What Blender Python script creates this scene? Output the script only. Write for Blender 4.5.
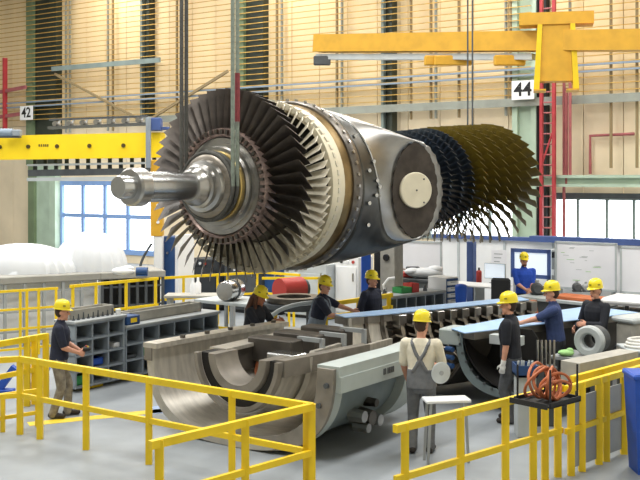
import bpy, bmesh, math, random
import numpy as np
from mathutils import Vector, Matrix, Quaternion
from mathutils.bvhtree import BVHTree
random.seed(7)
PI = math.pi
C = bpy.context.scene.collection
SC = bpy.context.scene
for _o in list(bpy.data.objects):
    bpy.data.objects.remove(_o)

# ---------------------------------------------------------------- camera
F, HZ, CH = 1000.0, 178.0, 3.6          # focal length in pixels, horizon row, camera height
cam = bpy.data.cameras.new('camera'); camo = bpy.data.objects.new('camera', cam); C.objects.link(camo)
cam.sensor_width = 36; cam.lens = 36*F/640; cam.shift_y = -(240-HZ)/640
camo.location = (0, 0, CH); camo.rotation_euler = (PI/2, 0, 0)
cam.clip_start = .1; cam.clip_end = 300
SC.camera = camo
# ---------------------------------------------------------------- world, light, exposure
w = bpy.data.worlds.new('world'); SC.world = w; w.use_nodes = True
bg = w.node_tree.nodes['Background']; bg.inputs[0].default_value = (.93, .97, 1, 1); bg.inputs[1].default_value = 5.0
SC.view_settings.view_transform = 'Standard'; SC.view_settings.look = 'None'
SC.view_settings.exposure = 0.0; SC.view_settings.gamma = 1; SC.view_settings.use_curve_mapping = False
LAMP_W = 840
HEAD = math.radians(35)                 # the hall and the rotor axis run 35 degrees to the right of the view
E_ = Vector((math.cos(HEAD), -math.sin(HEAD), 0)); V_ = Vector((math.sin(HEAD), math.cos(HEAD), 0))
CEIL = 14.0
def hall(u, v, z=0): return Vector((0, 0, z)) + E_*u + V_*v
def hall_lamp(u, v):
    p = hall(u, v, CEIL-1.0)
    L = bpy.data.lights.new('hall_lamp', 'AREA'); L.shape = 'RECTANGLE'; L.size = 1.6; L.size_y = 7; L.energy = LAMP_W
    L.color = (1, .985, .95)
    o = bpy.data.objects.new('hall_lamp_light', L); C.objects.link(o); o.location = p; o.rotation_euler = (0, 0, -HEAD)
LAMPS = [(u, v) for u in (-31, -22, -13.5, -5, 4) for v in (6, 16, 26)]  # far left row added to brighten that end of the back wall
for _u, _v in LAMPS: hall_lamp(_u, _v)

# ---------------------------------------------------------------- helpers
def px(x, y, z):                        # photo pixel at height z -> point of the place
    s = (y-HZ)/(CH-z); D = F/s
    return Vector(((x-320)/F*D, D, z))
def pd(x, y, D): return Vector(((x-320)/F*D, D, CH-(y-HZ)*D/F))
def lin(c): return c/12.92 if c <= .04045 else ((c+.055)/1.055)**2.4
def rgb(h): return tuple(lin(int(h[i:i+2], 16)/255) for i in (0, 2, 4))+(1,)
MT = {}
def mat(name, col, rough=.6, metal=0, var=.0, scale=6, col2=None, bump=0, emit=0, coat=0, stretch=None):
    m = bpy.data.materials.new(name); m.use_nodes = True; nt = m.node_tree; b = nt.nodes['Principled BSDF']
    c = rgb(col); b.inputs['Base Color'].default_value = c; b.inputs['Roughness'].default_value = rough
    b.inputs['Metallic'].default_value = metal
    if coat: b.inputs['Coat Weight'].default_value = coat
    if emit: b.inputs['Emission Color'].default_value = c; b.inputs['Emission Strength'].default_value = emit
    if var or col2 or bump:
        tc = nt.nodes.new('ShaderNodeTexCoord'); no = nt.nodes.new('ShaderNodeTexNoise')
        no.inputs['Scale'].default_value = scale; no.inputs['Detail'].default_value = 5
        src = tc.outputs['Object']
        if stretch:
            mp = nt.nodes.new('ShaderNodeMapping'); mp.inputs['Scale'].default_value = stretch
            nt.links.new(src, mp.inputs[0]); src = mp.outputs[0]
        nt.links.new(src, no.inputs[0])
        rp = nt.nodes.new('ShaderNodeValToRGB'); rp.color_ramp.elements[0].position = .35; rp.color_ramp.elements[1].position = .65
        c2 = rgb(col2) if col2 else tuple(min(1, x*(1+var)) for x in c[:3])+(1,)
        c1 = c if col2 else tuple(x*(1-var) for x in c[:3])+(1,)
        rp.color_ramp.elements[0].color = c1; rp.color_ramp.elements[1].color = c2
        nt.links.new(no.outputs[0], rp.inputs[0]); nt.links.new(rp.outputs[0], b.inputs['Base Color'])
        if bump:
            bp = nt.nodes.new('ShaderNodeBump'); bp.inputs['Strength'].default_value = bump; bp.inputs['Distance'].default_value = .02
            nt.links.new(no.outputs[0], bp.inputs['Height']); nt.links.new(bp.outputs[0], b.inputs['Normal'])
    MT[name] = m; return m
mat('floor', '8f959a', .45, var=.12, scale=1.2)
mat('floor_yellow', 'e8c93a', .5, var=.08, scale=4)
mat('floor_blue', '9fb4d6', .5, var=.08, scale=4)
mat('cream', 'efd9ae', .7, var=.07, scale=.8, stretch=(1, 1, .2))
mat('cream2', 'e6d6b8', .7, var=.08, scale=.7)
mat('ochre', 'c29a4a', .6, var=.15, scale=3)
mat('seam', '8c7a58', .7)
mat('girt', '8b8f86', .6, var=.1, scale=3)
mat('cable_blue', '8291a0', .6)
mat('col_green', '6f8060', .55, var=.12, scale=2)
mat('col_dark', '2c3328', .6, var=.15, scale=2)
mat('col_grey', '7d8a86', .55, var=.1, scale=2)
mat('col_pale', 'aec2ae', .55, var=.08, scale=2)
mat('black_panel', '17181a', .7)
mat('ceiling', 'cfd0cc', .8, var=.05, scale=1)
mat('plaster', 'd9d6cc', .8, var=.05, scale=1)
mat('frame_blue', '7f9fd0', .5, var=.06, scale=3)
mat('beam_blue', '43598f', .5, var=.1, scale=3)
mat('deep_blue', '1f4678', .5, var=.12, scale=3)
mat('royal', '1d4fb0', .5, var=.08, scale=5)
mat('yellow', 'f2cd16', .45, var=.07, scale=3)
mat('yellow_beam', 'fbd71c', .45, var=.04, scale=1.5)
mat('amber', 'd8a42c', .5, var=.08, scale=3)
mat('dot', '4a3c10', .6)
mat('red', 'a8343a', .55, var=.12, scale=4)
mat('red_pipe', 'a0595a', .6, var=.15, scale=4)
mat('white', 'e9eaea', .5, var=.03, scale=2)
mat('white_board', 'f0f0f4', .3, var=.03, scale=1.5)
mat('screen', 'dfeaf5', .3, emit=.5)
mat('tarp', 'd3d6d9', .7, var=.03, scale=2, bump=.25)
mat('grey', '9b9fa0', .5, var=.08, scale=3)
mat('grey_light', 'b9bfc0', .5, var=.07, scale=3)
mat('grey_blue', '8b949c', .5, var=.08, scale=3)
mat('grey_dark', '4b4f52', .6, var=.15, scale=4)
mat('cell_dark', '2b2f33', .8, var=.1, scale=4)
mat('deck', '9a9890', .6, var=.1, scale=3)
mat('steel', 'b2b0ac', .28, 1, var=.12, scale=5)
mat('steel_bright', 'c4c5c5', .25, 1, var=.06, scale=4, stretch=(1, .3, 1))
mat('steel_dark', '6d6862', .4, 1, var=.25, scale=6)
mat('steel_rub', '8c857b', .38, 1, var=.2, scale=4, stretch=(1, 1, 3))
mat('hub_pink', 'b09a92', .4, .8, var=.3, scale=14)
mat('blade_dark', '514b46', .45, .75, var=.3, scale=3)
mat('blade_second', 'd2cbb8', .5, .2, var=.15, scale=8)
mat('cream_ring', 'd8cfb6', .5, .1, var=.06, scale=3)
mat('bronze', '8a744f', .4, .8, var=.2, scale=4)
mat('brass', 'c9b070', .4, .8, var=.1, scale=4)
mat('casing_dark', '4a4a47', .38, .85, var=.25, scale=3)
mat('pipe_dark', '463f39', .55, .5, var=.25, scale=5)
mat('blade_rear', '4b545f', .34, .8, var=.3, scale=6)
mat('blade_olive', '6a5b1a', .5, .3, var=.22, scale=4)
mat('drum', '38342e', .6, .5, var=.2, scale=5)
mat('rope', '4b4a45', .7, var=.2, scale=20)
mat('rope_green', '7b8478', .7, var=.15, scale=20)
mat('rope_red', '7c3236', .7, var=.15, scale=20)
mat('cowl_steel', '969695', .33, 1, var=.12, scale=3, stretch=(1, .4, 1))
mat('cast', '8a847b', .55, .45, var=.18, scale=3, bump=.15)
mat('cast_dark', '4d4842', .6, .45, var=.2, scale=4)
mat('cast_light', 'bdb8ae', .42, .5, var=.14, scale=3, stretch=(1, 4, 1))
mat('paint_grey', 'a9b2af', .5, var=.06, scale=3)
mat('paint_grey_dark', '727e80', .5, var=.1, scale=3)
mat('bore_black', '1c1a19', .6, .2, var=.2, scale=5)
mat('sheet_blue', '9fbfe4', .4, var=.06, scale=3)
mat('concrete', 'a9a69d', .8, var=.12, scale=5, bump=.2)
mat('rubber', '222325', .7)
mat('green_box', '2f8a48', .5)
mat('green_cloth', '9fcf86', .8, var=.1, scale=9)
mat('red_box', 'b23a34', .5)
mat('orange', 'b0643e', .6, var=.2, scale=12)
mat('orange_board', 'b8663c', .6, var=.15, scale=6)
mat('hose_white', 'e3e2dc', .5)
mat('skin', 'd29a80', .55); mat('skin_dark', 'a56a4e', .55)
mat('hair', '3d2a20', .7); mat('hair_long', '5a3724', .65, var=.2, scale=30)
mat('eye', '1b1512', .3); mat('lip', 'a35a50', .5)
mat('helmet', 'f5de24', .35, coat=.3); mat('helmet_mark', '8f8426', .5)
mat('navy', '22273a', .85, var=.15, scale=18); mat('navy_black', '1d2029', .85, var=.15, scale=18)
mat('navy_blue', '34436e', .85, var=.12, scale=18); mat('royal_shirt', '1f49ae', .85, var=.1, scale=18)
mat('beige_shirt', 'ddd6c2', .85, var=.06, scale=14); mat('overall', '6b6d70', .85, var=.12, scale=16)
mat('overall_light', '7f8a96', .85, var=.1, scale=16); mat('trouser', '55575b', .85, var=.15, scale=16)
mat('camo', '6e665a', .85, col2='8f887a', scale=13); mat('trouser_dark', '2a2c30', .85, var=.15, scale=16)
mat('shoe', '2b2522', .7); mat('glove', 'e4e4e0', .8); mat('hose_black', '2a2c2e', .6)
gl = bpy.data.materials.new('window_glass'); gl.use_nodes = True; _n = gl.node_tree; _n.nodes.remove(_n.nodes['Principled BSDF'])
_t = _n.nodes.new('ShaderNodeBsdfTransparent'); _g = _n.nodes.new('ShaderNodeBsdfGlossy'); _g.inputs['Roughness'].default_value = .05
_x = _n.nodes.new('ShaderNodeMixShader'); _x.inputs[0].default_value = .08
_n.links.new(_t.outputs[0], _x.inputs[1]); _n.links.new(_g.outputs[0], _x.inputs[2]); _n.links.new(_x.outputs[0], _n.nodes['Material Output'].inputs[0])
MT['glass'] = gl

class M:                                # collects shapes for ONE mesh
    def __init__(s): s.v = []; s.f = []
    def add(s, vs, fs):
        o = len(s.v); s.v += [tuple(v) for v in vs]; s.f += [tuple(i+o for i in f) for f in fs]; return s
    def box(s, x0, x1, y0, y1, z0, z1):
        return s.add([(x, y, z) for z in (z0, z1) for y in (y0, y1) for x in (x0, x1)],
                     [(0, 2, 3, 1), (4, 5, 7, 6), (0, 1, 5, 4), (2, 6, 7, 3), (0, 4, 6, 2), (1, 3, 7, 5)])
    def cbox(s, x0, x1, y0, y1, z0, z1, c=.01):   # box with chamfered edges
        X = [x0, x0+c, x1-c, x1]; Y = [y0, y0+c, y1-c, y1]; Z = [z0, z0+c, z1-c, z1]
        bm = bmesh.new()
        for a in (0, 3):
            for q in (1, 2):
                for r in (1, 2):
                    bm.verts.new((X[a], Y[q], Z[r])); bm.verts.new((X[q], Y[a], Z[r])); bm.verts.new((X[q], Y[r], Z[a]))
        r = bmesh.ops.convex_hull(bm, input=bm.verts[:]); bm.verts.index_update()
        s.add([v.co for v in bm.verts], [[v.index for v in f.verts] for f in bm.faces]); bm.free(); return s
    def bar(s, p, q, w, h=None):        # square bar from p to q
        p = Vector(p); q = Vector(q); h = h or w; d = (q-p).normalized()
        up = Vector((0, 0, 1)) if abs(d.z) < .95 else Vector((0, 1, 0))
        a = d.cross(up).normalized(); b = a.cross(d); a *= w/2; b *= h/2
        vs = [p-a-b, p+a-b, p+a+b, p-a+b, q-a-b, q+a-b, q+a+b, q-a+b]
        return s.add(vs, [(0, 3, 2, 1), (4, 5, 6, 7), (0, 1, 5, 4), (1, 2, 6, 5), (2, 3, 7, 6), (3, 0, 4, 7)])
    def cyl(s, p, q, r0, r1=None, n=12): return s.tube([p, q], [r0, r0 if r1 is None else r1], n)
    def tube(s, pts, r, n=8, closed=False):
        pts = [Vector(p) for p in pts]; k = len(pts)
        if not isinstance(r, (list, tuple)): r = [r]*k
        vs = []; prev = None
        for i, p in enumerate(pts):
            if closed: d = pts[(i+1) % k]-pts[i-1]
            else: d = pts[min(i+1, k-1)]-pts[max(i-1, 0)]
            d.normalize()
            if prev is None:
                a = d.cross(Vector((0, 0, 1)) if abs(d.z) < .9 else Vector((0, 1, 0))).normalized()
            else:
                a = (prev-d*prev.dot(d)).normalized()
            prev = a; b = d.cross(a)
            vs += [p+a*(r[i]*math.cos(2*PI*j/n))+b*(r[i]*math.sin(2*PI*j/n)) for j in range(n)]
        fs = []
        for i in range(k if closed else k-1):
            for j in range(n):
                A = i*n+j; B = i*n+(j+1) % n; D = ((i+1) % k)*n
                fs.append((A, B, D+(j+1) % n, D+j))
        if not closed: fs += [tuple(range(n))[::-1], tuple((k-1)*n+j for j in range(n))]
        return s.add(vs, fs)
    def lathe(s, prof, n=48, a0=0, a1=2*PI, close=True):   # prof: (v, r) around the y axis
        full = abs(a1-a0-2*PI) < 1e-6; m = n if full else n+1; vs = []
        for i in range(m):
            a = a0+(a1-a0)*i/n
            vs += [(r*math.cos(a), v, r*math.sin(a)) for v, r in prof]
        k = len(prof); fs = []
        for i in range(n):
            I = i*k; J = ((i+1) % m)*k
            for j in range(k if close else k-1):
                j2 = (j+1) % k
                fs.append((I+j, J+j, J+j2, I+j2))
        if not full and close: fs += [tuple(range(k)), tuple((m-1)*k+j for j in range(k))[::-1]]
        return s.add(vs, fs)
    def prism(s, poly, y0, y1):         # poly in x, z pushed along y
        n = len(poly); vs = [(x, y0, z) for x, z in poly]+[(x, y1, z) for x, z in poly]
        return s.add(vs, [tuple(range(n)), tuple(range(n, 2*n))[::-1]]+[(i, i+n, (i+1) % n+n, (i+1) % n) for i in range(n)])
    def ell(s, c, r, n=14, k=9, mx=None):
        vs = []; fs = []
        for i in range(k+1):
            t = PI*i/k
            for j in range(n):
                a = 2*PI*j/n; v = Vector((r[0]*math.sin(t)*math.cos(a), r[1]*math.sin(t)*math.sin(a), r[2]*math.cos(t)))
                if mx is not None: v = mx @ v
                vs.append(v+Vector(c))
        for i in range(k):
            for j in range(n): fs.append((i*n+j, (i+1)*n+j, (i+1)*n+(j+1) % n, i*n+(j+1) % n))
        return s.add(vs, fs)
    def mesh(s, name, m, smooth=False):
        me = bpy.data.meshes.new(name); me.from_pydata(s.v, [], s.f); me.materials.append(MT[m])
        bm = bmesh.new(); bm.from_mesh(me); bmesh.ops.remove_doubles(bm, verts=bm.verts, dist=1e-5)
        bmesh.ops.recalc_face_normals(bm, faces=bm.faces); bm.to_mesh(me); bm.free()
        if smooth:
            me.polygons.foreach_set('use_smooth', [True]*len(me.polygons))
            me.set_sharp_from_angle(angle=math.radians(38))
        return me
    def build(s, name, m, parent=None, smooth=False, loc=None, rz=0):
        return inst(name, s.mesh(name, m, smooth), parent, loc, (0, 0, rz))
def inst(name, me, parent=None, loc=None, rot=(0, 0, 0)):
    o = bpy.data.objects.new(name, me); C.objects.link(o); o.parent = parent
    if loc is not None: o.location = loc
    o.rotation_euler = rot; return o
def tag(o, label, cat, group=None, kind=None):
    o['label'] = label; o['category'] = cat
    if group: o['group'] = group
    if kind: o['kind'] = kind
    return o
def thing(name, label, cat, loc=(0, 0, 0), rz=0, group=None):
    o = bpy.data.objects.new(name, None); C.objects.link(o); o.location = loc; o.rotation_euler = (0, 0, rz)
    return tag(o, label, cat, group)
def struct(o, label=None):
    o['kind'] = 'structure'
    if label: o['label'] = label
    return o
def text(name, s, size, m, parent, loc, rot, ext=.002):
    cu = bpy.data.curves.new(name, 'FONT'); cu.body = s; cu.size = size; cu.extrude = ext; cu.align_x = 'CENTER'; cu.align_y = 'CENTER'
    cu.offset = size*.02
    tmp = bpy.data.objects.new(name, cu); C.objects.link(tmp)
    me = bpy.data.meshes.new_from_object(tmp.evaluated_get(bpy.context.evaluated_depsgraph_get()))
    bpy.data.objects.remove(tmp); me.materials.clear(); me.materials.append(MT[m])
    return inst(name, me, parent, loc, rot)
# ================================================================ the hall
RZ = -HEAD
W0 = Vector((9.6, 30, 0))               # a point on the back wall; wall x runs along E_, wall y points outward
def wx(x, dy=0):                        # photo column -> wall coordinate, dy metres out from the wall
    k = (x-320)/F; P = W0+V_*dy; return (P.y*k-P.x)/(math.cos(HEAD)+math.sin(HEAD)*k)
def wD(x, dy=0): return (W0+V_*dy).y-math.sin(HEAD)*wx(x, dy)
def wz(x, y, dy=0): return CH-(y-HZ)*wD(x, dy)/F
def wall_root(name): 
    o = bpy.data.objects.new(name, None); C.objects.link(o); o.location = W0; o.rotation_euler = (0, 0, RZ); return struct(o)
# floor and the unseen shell of the hall, all in hall axes
fl = struct(M().box(-48, 22, -12, 31, -.2, 0).build('floor', 'floor', rz=RZ), 'pale grey epoxy floor of the workshop hall')
XL, XR, HT = -38., 12., CEIL
wb = wall_root('wall_back'); wb['label'] = 'cream clad back wall of the hall with ochre rails'
WV = W0.dot(V_)                          # hall v of the back wall
# openings: (x0, x1, z0, z1) in wall coordinates
W1 = (wx(60), wx(158), .35, wz(100, 181)); W2 = (wx(553), wx(600)+12, wz(600, 244), wz(600, 197)); W3 = (wx(400), wx(531), wz(470, 240), wz(470, 190))
opens = [W1, W2, W3]
edges = [XL]
while edges[-1] < XR-1.5: edges.append(edges[-1]+1.25)
edges.append(XR)
def panel(x0, x1, z0, z1, m='cream'):
    M().box(x0+.012, x1-.012, 0, .12, z0, z1).build('cladding_panel', m, wb)
SPL = 6.0
xs = sorted(set(edges+[o[0] for o in opens]+[o[1] for o in opens]))
for a, b in zip(xs[:-1], xs[1:]):
    if b-a < .03: continue
    mid = (a+b)/2; hit = [o for o in opens if o[0] < mid < o[1]]
    panel(a, b, SPL, HT)
    if not hit: panel(a, b, 0, SPL-.02, 'cream2')
    else:
        o = hit[0]
        if o[3] < SPL-.1: panel(a, b, o[3], SPL-.02, 'cream2')
        if o[2] > .1: panel(a, b, 0, o[2], 'cream2')
M().box(XL, XR, .13, .2, SPL, HT).build('backing', 'seam', wb)
for x0, x1, z0, z1 in ((XL, W1[0], 0, SPL), (W1[1], W3[0], 0, SPL), (W3[1], W2[0], 0, SPL), (XL, XR, max(o[3] for o in opens), SPL)):
    M().box(x0, x1, .13, .2, z0, z1).build('backing', 'seam', wb)
z = 6.25                                  # ochre rails that run along the upper wall
rail = M().box(XL, wx(536), -.42, -.38, -.013, .013).mesh('rail', 'ochre')
rail2 = M().box(wx(556), XR, -.42, -.38, -.013, .013).mesh('rail', 'ochre')
while z < 13.6:
    inst('rail', rail, wb, (0, 0, z)); inst('rail', rail2, wb, (0, 0, z)); z += .215
for zz, th, m in ((6.85, .03, 'cable_blue'), (7.05, .03, 'cable_blue'), (6.0, .13, 'girt')):
    M().box(wx(150) if m == 'girt' else XL, XR, -.5, -.42, zz-th, zz+th).build('girt' if m == 'girt' else 'cable', m, wb)
for xx in (66, 70, 108, 113, 177, 181, 277, 282, 337, 342, 411, 431, 436, 459, 506, 511, 570, 611, 637):   # thin uprights before the wall
    X = wx(xx, -.32); M().box(X-.035, X+.035, -.36, -.28, 5.6 if xx < 540 else 3.9, 13.6).build('upright', 'seam' if xx % 2 else 'girt', wb)
# other walls and ceiling (behind and beside the camera)
def hbox(name, u0, u1, v0, v1, z0, z1, m, label): return struct(M().box(u0, u1, v0, v1, z0, z1).build(name, m, rz=RZ), label)
U0 = W0.dot(E_)
hbox('wall_left', U0+XL-.3, U0+XL, -12, WV, 0, HT, 'plaster', 'plain plaster side wall at the far end of the hall')
hbox('wall_right', U0+XR, U0+XR+.3, -12, WV, 0, HT, 'plaster', 'plain plaster side wall beside the camera')
hbox('wall_front', U0+XL, U0+XR, -12.3, -12, 0, HT, 'plaster', 'plain plaster wall behind the camera')
hbox('ceiling', U0+XL, U0+XR, -12, WV+.2, HT, HT+.2, 'ceiling', 'light grey hall ceiling')
for _u, _v in LAMPS:
    r = thing('hall_lamp', 'long white hall lamp hung under the ceiling', 'lamp', hall(_u, _v, CEIL-.98), RZ, 'hall lamps')
    M().cbox(-.85, .85, -3.55, 3.55, .02, .2, .03).build('housing', 'white', r)
    for yy in (-3, 3): M().cyl((0, yy, .2), (0, yy, .98), .02).build('hanger', 'grey', r)
# windows ---------------------------------------------------------
def window(name, o, xb, zb, m, fw, label):
    x0, x1, z0, z1 = o; r = wall_root(name); r['label'] = label
    M().box(x0, x1, -.06, .1, z1-fw, z1).build('window_frame', m, r); M().box(x0, x1, -.06, .1, z0, z0+fw).build('window_frame', m, r)
    for a in (x0, x1-fw): M().box(a, a+fw, -.06, .1, z0+fw, z1-fw).build('window_frame', m, r)
    X = [x0+fw]+xb+[x1-fw]; Z = [z0+fw]+zb+[z1-fw]
    for i in range(len(X)-1):
        for j in range(len(Z)-1):
            M().box(X[i], X[i+1], .03, .04, Z[j], Z[j+1]).build('pane', 'glass', r)
    for a in xb: M().box(a-fw*.42, a+fw*.42, -.04, .07, z0+fw, z1-fw).build('mullion', m, r)
    for a in zb: M().box(x0+fw, x1-fw, -.045, .075, a-fw*.42, a+fw*.42).build('transom', m, r)
    return r
window('window_1', W1, [wx(83), wx(105), wx(128)], [wz(100, 250), wz(100, 216)], 'frame_blue', .2, 'tall gate window with pale blue frame and bright panes')
window('window_2', W2, [wx(578), wx(607), wx(634), wx(634)+2, wx(634)+5], [], 'col_grey', .09, 'bright ribbon window above the whiteboards')
window('window_3', W3, [wx(430), wx(458), wx(490)], [], 'col_grey', .09, 'bright ribbon window seen between the compressor blades')
# columns ---------------------------------------------------------
def column(x0, x1, m, z0, z1, lab, dp=.35):
    a, b = wx(x0, -dp), wx(x1, -dp); r = wall_root('column'); r['label'] = lab
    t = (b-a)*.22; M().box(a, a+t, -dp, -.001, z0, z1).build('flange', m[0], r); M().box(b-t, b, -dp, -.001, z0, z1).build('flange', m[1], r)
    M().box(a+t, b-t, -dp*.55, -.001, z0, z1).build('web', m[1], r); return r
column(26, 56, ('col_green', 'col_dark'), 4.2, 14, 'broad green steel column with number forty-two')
column(28, 55, ('col_green', 'col_pale'), 0, 4.18, 'pale lower column beside the gate window')
column(140, 149, ('col_grey', 'col_dark'), 5.9, 14, 'slim grey column above the yellow crane beam')
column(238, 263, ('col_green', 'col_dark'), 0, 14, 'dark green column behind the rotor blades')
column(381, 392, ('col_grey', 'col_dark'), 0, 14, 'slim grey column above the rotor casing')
column(512, 536, ('col_pale', 'col_pale'), 0, 14, 'pale green column beside the red ladder')
column(536, 546, ('black_panel', 'black_panel'), wz(540, 236), 14, 'black service duct behind the red ladder', .3)
def brace(name, a, b, m, wdt, lab):
    p = Vector((wx(a[0], -.55), -.55, wz(*a, -.55))); q = Vector((wx(b[0], -.55), -.55, wz(*b, -.55))); r = wall_root(name)
    M().bar(p, q, .08, wdt).build('bar', m, r); r['label'] = lab
brace('trim_1', (55, 74), (137, 118), 'seam', .1, 'dark diagonal brace falling from the broad green column')
brace('trim_2', (152, 118), (228, 71), 'seam', .1, 'dark diagonal brace rising behind the rotor blades')
brace('trim_3', (52, 69), (160, 60), 'col_grey', .2, 'grey horizontal brace between two columns')
brace('trim_4', (0, 92), (26, 87), 'red_pipe', .16, 'rusty bracket at the edge of the wall')
brace('trim_5', (0, 117), (26, 113), 'red_pipe', .16, 'lower rusty bracket at the edge of the wall')
brace('trim_6', (5, 58), (5, 130), 'red', .22, 'thin red upright at the edge of the wall')
# runway beam on the right, below it a blue band
r = wall_root('beam_runway'); r['label'] = 'pale green crane runway beam above the ribbon window'
xa = wx(535, -.9); M().box(xa, XR, -.9, -.5, wz(590, 187, -.9), wz(590, 184, -.9)).build('lower_flange', 'col_pale', r)
M().box(xa, XR, -.75, -.68, wz(590, 184, -.9), wz(590, 178, -.9)).build('web', 'col_pale', r); M().box(xa, XR, -.9, -.5, wz(590, 178, -.9), wz(590, 175, -.9)).build('upper_flange', 'col_pale', r)
r = wall_root('beam_lintel'); r['label'] = 'dark grey lintel above the ribbon window'
M().box(wx(556), XR, -.3, -.001, wz(590, 198), wz(590, 193)).build('bar', 'grey_dark', r)
# pipe on the wall
r = thing('wall_pipe', 'dark red bent pipe on the cream wall', 'pipe', W0, RZ)
M().tube([(wx(592), -.16, wz(592, 174)), (wx(592), -.16, wz(592, 136)), (wx(636), -.16, wz(636, 134))], .05).build('pipe_run', 'red_pipe', r, True)
# number signs ----------------------------------------------------
def sign(x0, x1, y0, y1, s, lab, dy):
    a, b = wx(x0, dy), wx(x1, dy); c = (x0+x1)/2; z0, z1 = wz(c, y1, dy), wz(c, y0, dy)
    r = thing('number_sign', lab, 'sign', W0, RZ, None)
    M().box(a, b, dy-.03, dy, z0, z1).build('plate', 'white', r)
    text('digits', s, (z1-z0)*1.0, 'black_panel', r, ((a+b)/2, dy-.035, (z0+z1)/2), (PI/2, 0, 0))
sign(20.5, 33, 106, 120, '42', 'small white sign with black number 42', -.62)
sign(512, 534.5, 80.5, 99.5, '44', 'larger white sign with black number 44', -.62)
# red ladder and red pipes -----------------------------------------
r = thing('wall_ladder', 'red steel ladder in front of the black duct', 'ladder', W0, RZ)
zt, zb = 9.5, wz(548, 236, -1); xa, xb = wx(541.5, -1), wx(554, -1)
for X in (xa, xb): M().box(X-.05, X+.05, -1.05, -.95, zb, zt).build('stile', 'red', r)
y = 232; k = 0
zz = zb+.25
while zz < zt-.2:
    M().cyl((xa, -1, zz), (xb, -1, zz), .025, n=6).build('rung', 'red_pipe', r); zz += .32
for y0, y1 in ((130, 166),):
    M().bar((xa, -1, wz(548, y1)), (xb, -1, wz(548, y0)), .05).build('brace', 'red', r)
for i, (xx, yt, yb) in enumerate(((564, 60, 236), (568, 90, 186), (573, 60, 176))):
    o = M().cyl((wx(xx, -.6), -.6-.12*i, wz(xx, yb)), (wx(xx, -.6), -.6-.12*i, wz(xx, yt)), .05, n=8).build('riser_pipe', 'red_pipe', loc=W0, rz=RZ, smooth=True)
    tag(o, ('dusty red riser pipe nearest the ladder', 'short dusty red riser pipe between two taller ones', 'dusty red riser pipe farthest from the ladder')[i], 'pipe', 'riser pipes')
# ================================================================ the rotor hanging from the crane
R0 = Vector((-1.52, 16.0, 3.47))
rotor = thing('turbine_rotor', 'huge gas turbine rotor with fanned blades and steel casing hanging from slings', 'turbine rotor', R0, RZ)
def lat(name, prof, m, n=64, par=None, close=True): return M().lathe(prof, n, close=close).build(name, m, par or rotor, True)
lat('shaft_end', [(-2.32, 0), (-2.32, .15), (-2.28, .17), (-2.1, .17), (-2.1, 0)], 'steel_bright')
lat('shaft_coupling', [(-2.1, 0), (-2.1, .25), (-2.07, .28), (-1.88, .28), (-1.85, .25), (-1.85, 0)], 'steel')
lat('shaft', [(-1.85, 0), (-1.85, .225), (-1.35, .225), (-1.33, .205), (-.75, .205), (-.75, 0)], 'steel_bright')
lat('shaft_collar', [(-.85, 0), (-.85, .23), (-.75, .3), (-.68, .3), (-.66, .34), (-.58, .34), (-.56, .4), (-.48, .42), (-.48, 0)], 'steel')
lat('hub_cone', [(-.49, .0), (-.49, .46), (-.46, .5), (-.27, .5), (-.27, .0)], 'steel_rub')
lat('seal_ring', [(-.27, .3), (-.27, .55), (-.25, .56), (-.22, .55), (-.22, .3)], 'brass')
lat('front_disc', [(-.22, 0), (-.22, .62), (-.17, .64), (-.17, .70), (-.10, .70), (-.10, .77), (-.05, .80), (.35, .80), (.35, 0)], 'steel')
lat('rim', [(-.09, .79), (-.12, .82), (-.12, .91), (-.06, .93), (.30, .93), (.30, .79)], 'hub_pink')
root = M().box(-.022, .022, -.05, 0, .83, .905).mesh('blade_root', 'steel_dark')
def blade_mesh(name, r0, r1, c0, c1, tw0, tw1, th, m, sec=5, lean=0, flare=0):
    b = M(); n = 6; vs = []; fs = []
    for i in range(sec):
        t = i/(sec-1); r = r0+(r1-r0)*t; c = c0+(c1-c0)*t; tw = tw0+(tw1-tw0)*t; th_ = th*(1-.55*t)
        prof = [(-.5, 0), (-.2, .5), (.2, .42), (.5, 0), (.2, -.18), (-.2, -.14)]
        for p, q in prof:
            X = q*th_+.10*c*(p*p-.08); Y = p*c
            vs.append((X*math.cos(tw)-Y*math.sin(tw)+lean*t, X*math.sin(tw)+Y*math.cos(tw), r))
    for i in range(sec-1):
        for j in range(n): fs.append((i*n+j, i*n+(j+1) % n, (i+1)*n+(j+1) % n, (i+1)*n+j))
    fs += [tuple(range(n))[::-1], tuple((sec-1)*n+j for j in range(n))]
    return b.add(vs, fs).mesh(name, m, True)
def ring(name, me, v, n, a0=0):
    for k in range(n): inst(name, me, rotor, (0, v, 0), (0, a0+2*PI*k/n, 0))
NB = 50
bl = blade_mesh('turbine_blade', .90, 1.56, .36, .40, -.52, -.74, .045, 'blade_dark')
ring('turbine_blade', bl, .08, NB)
for k in range(NB): inst('blade_root', root, rotor, (0, -.12, 0), (0, 2*PI*(k+.5)/NB, 0))
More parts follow.
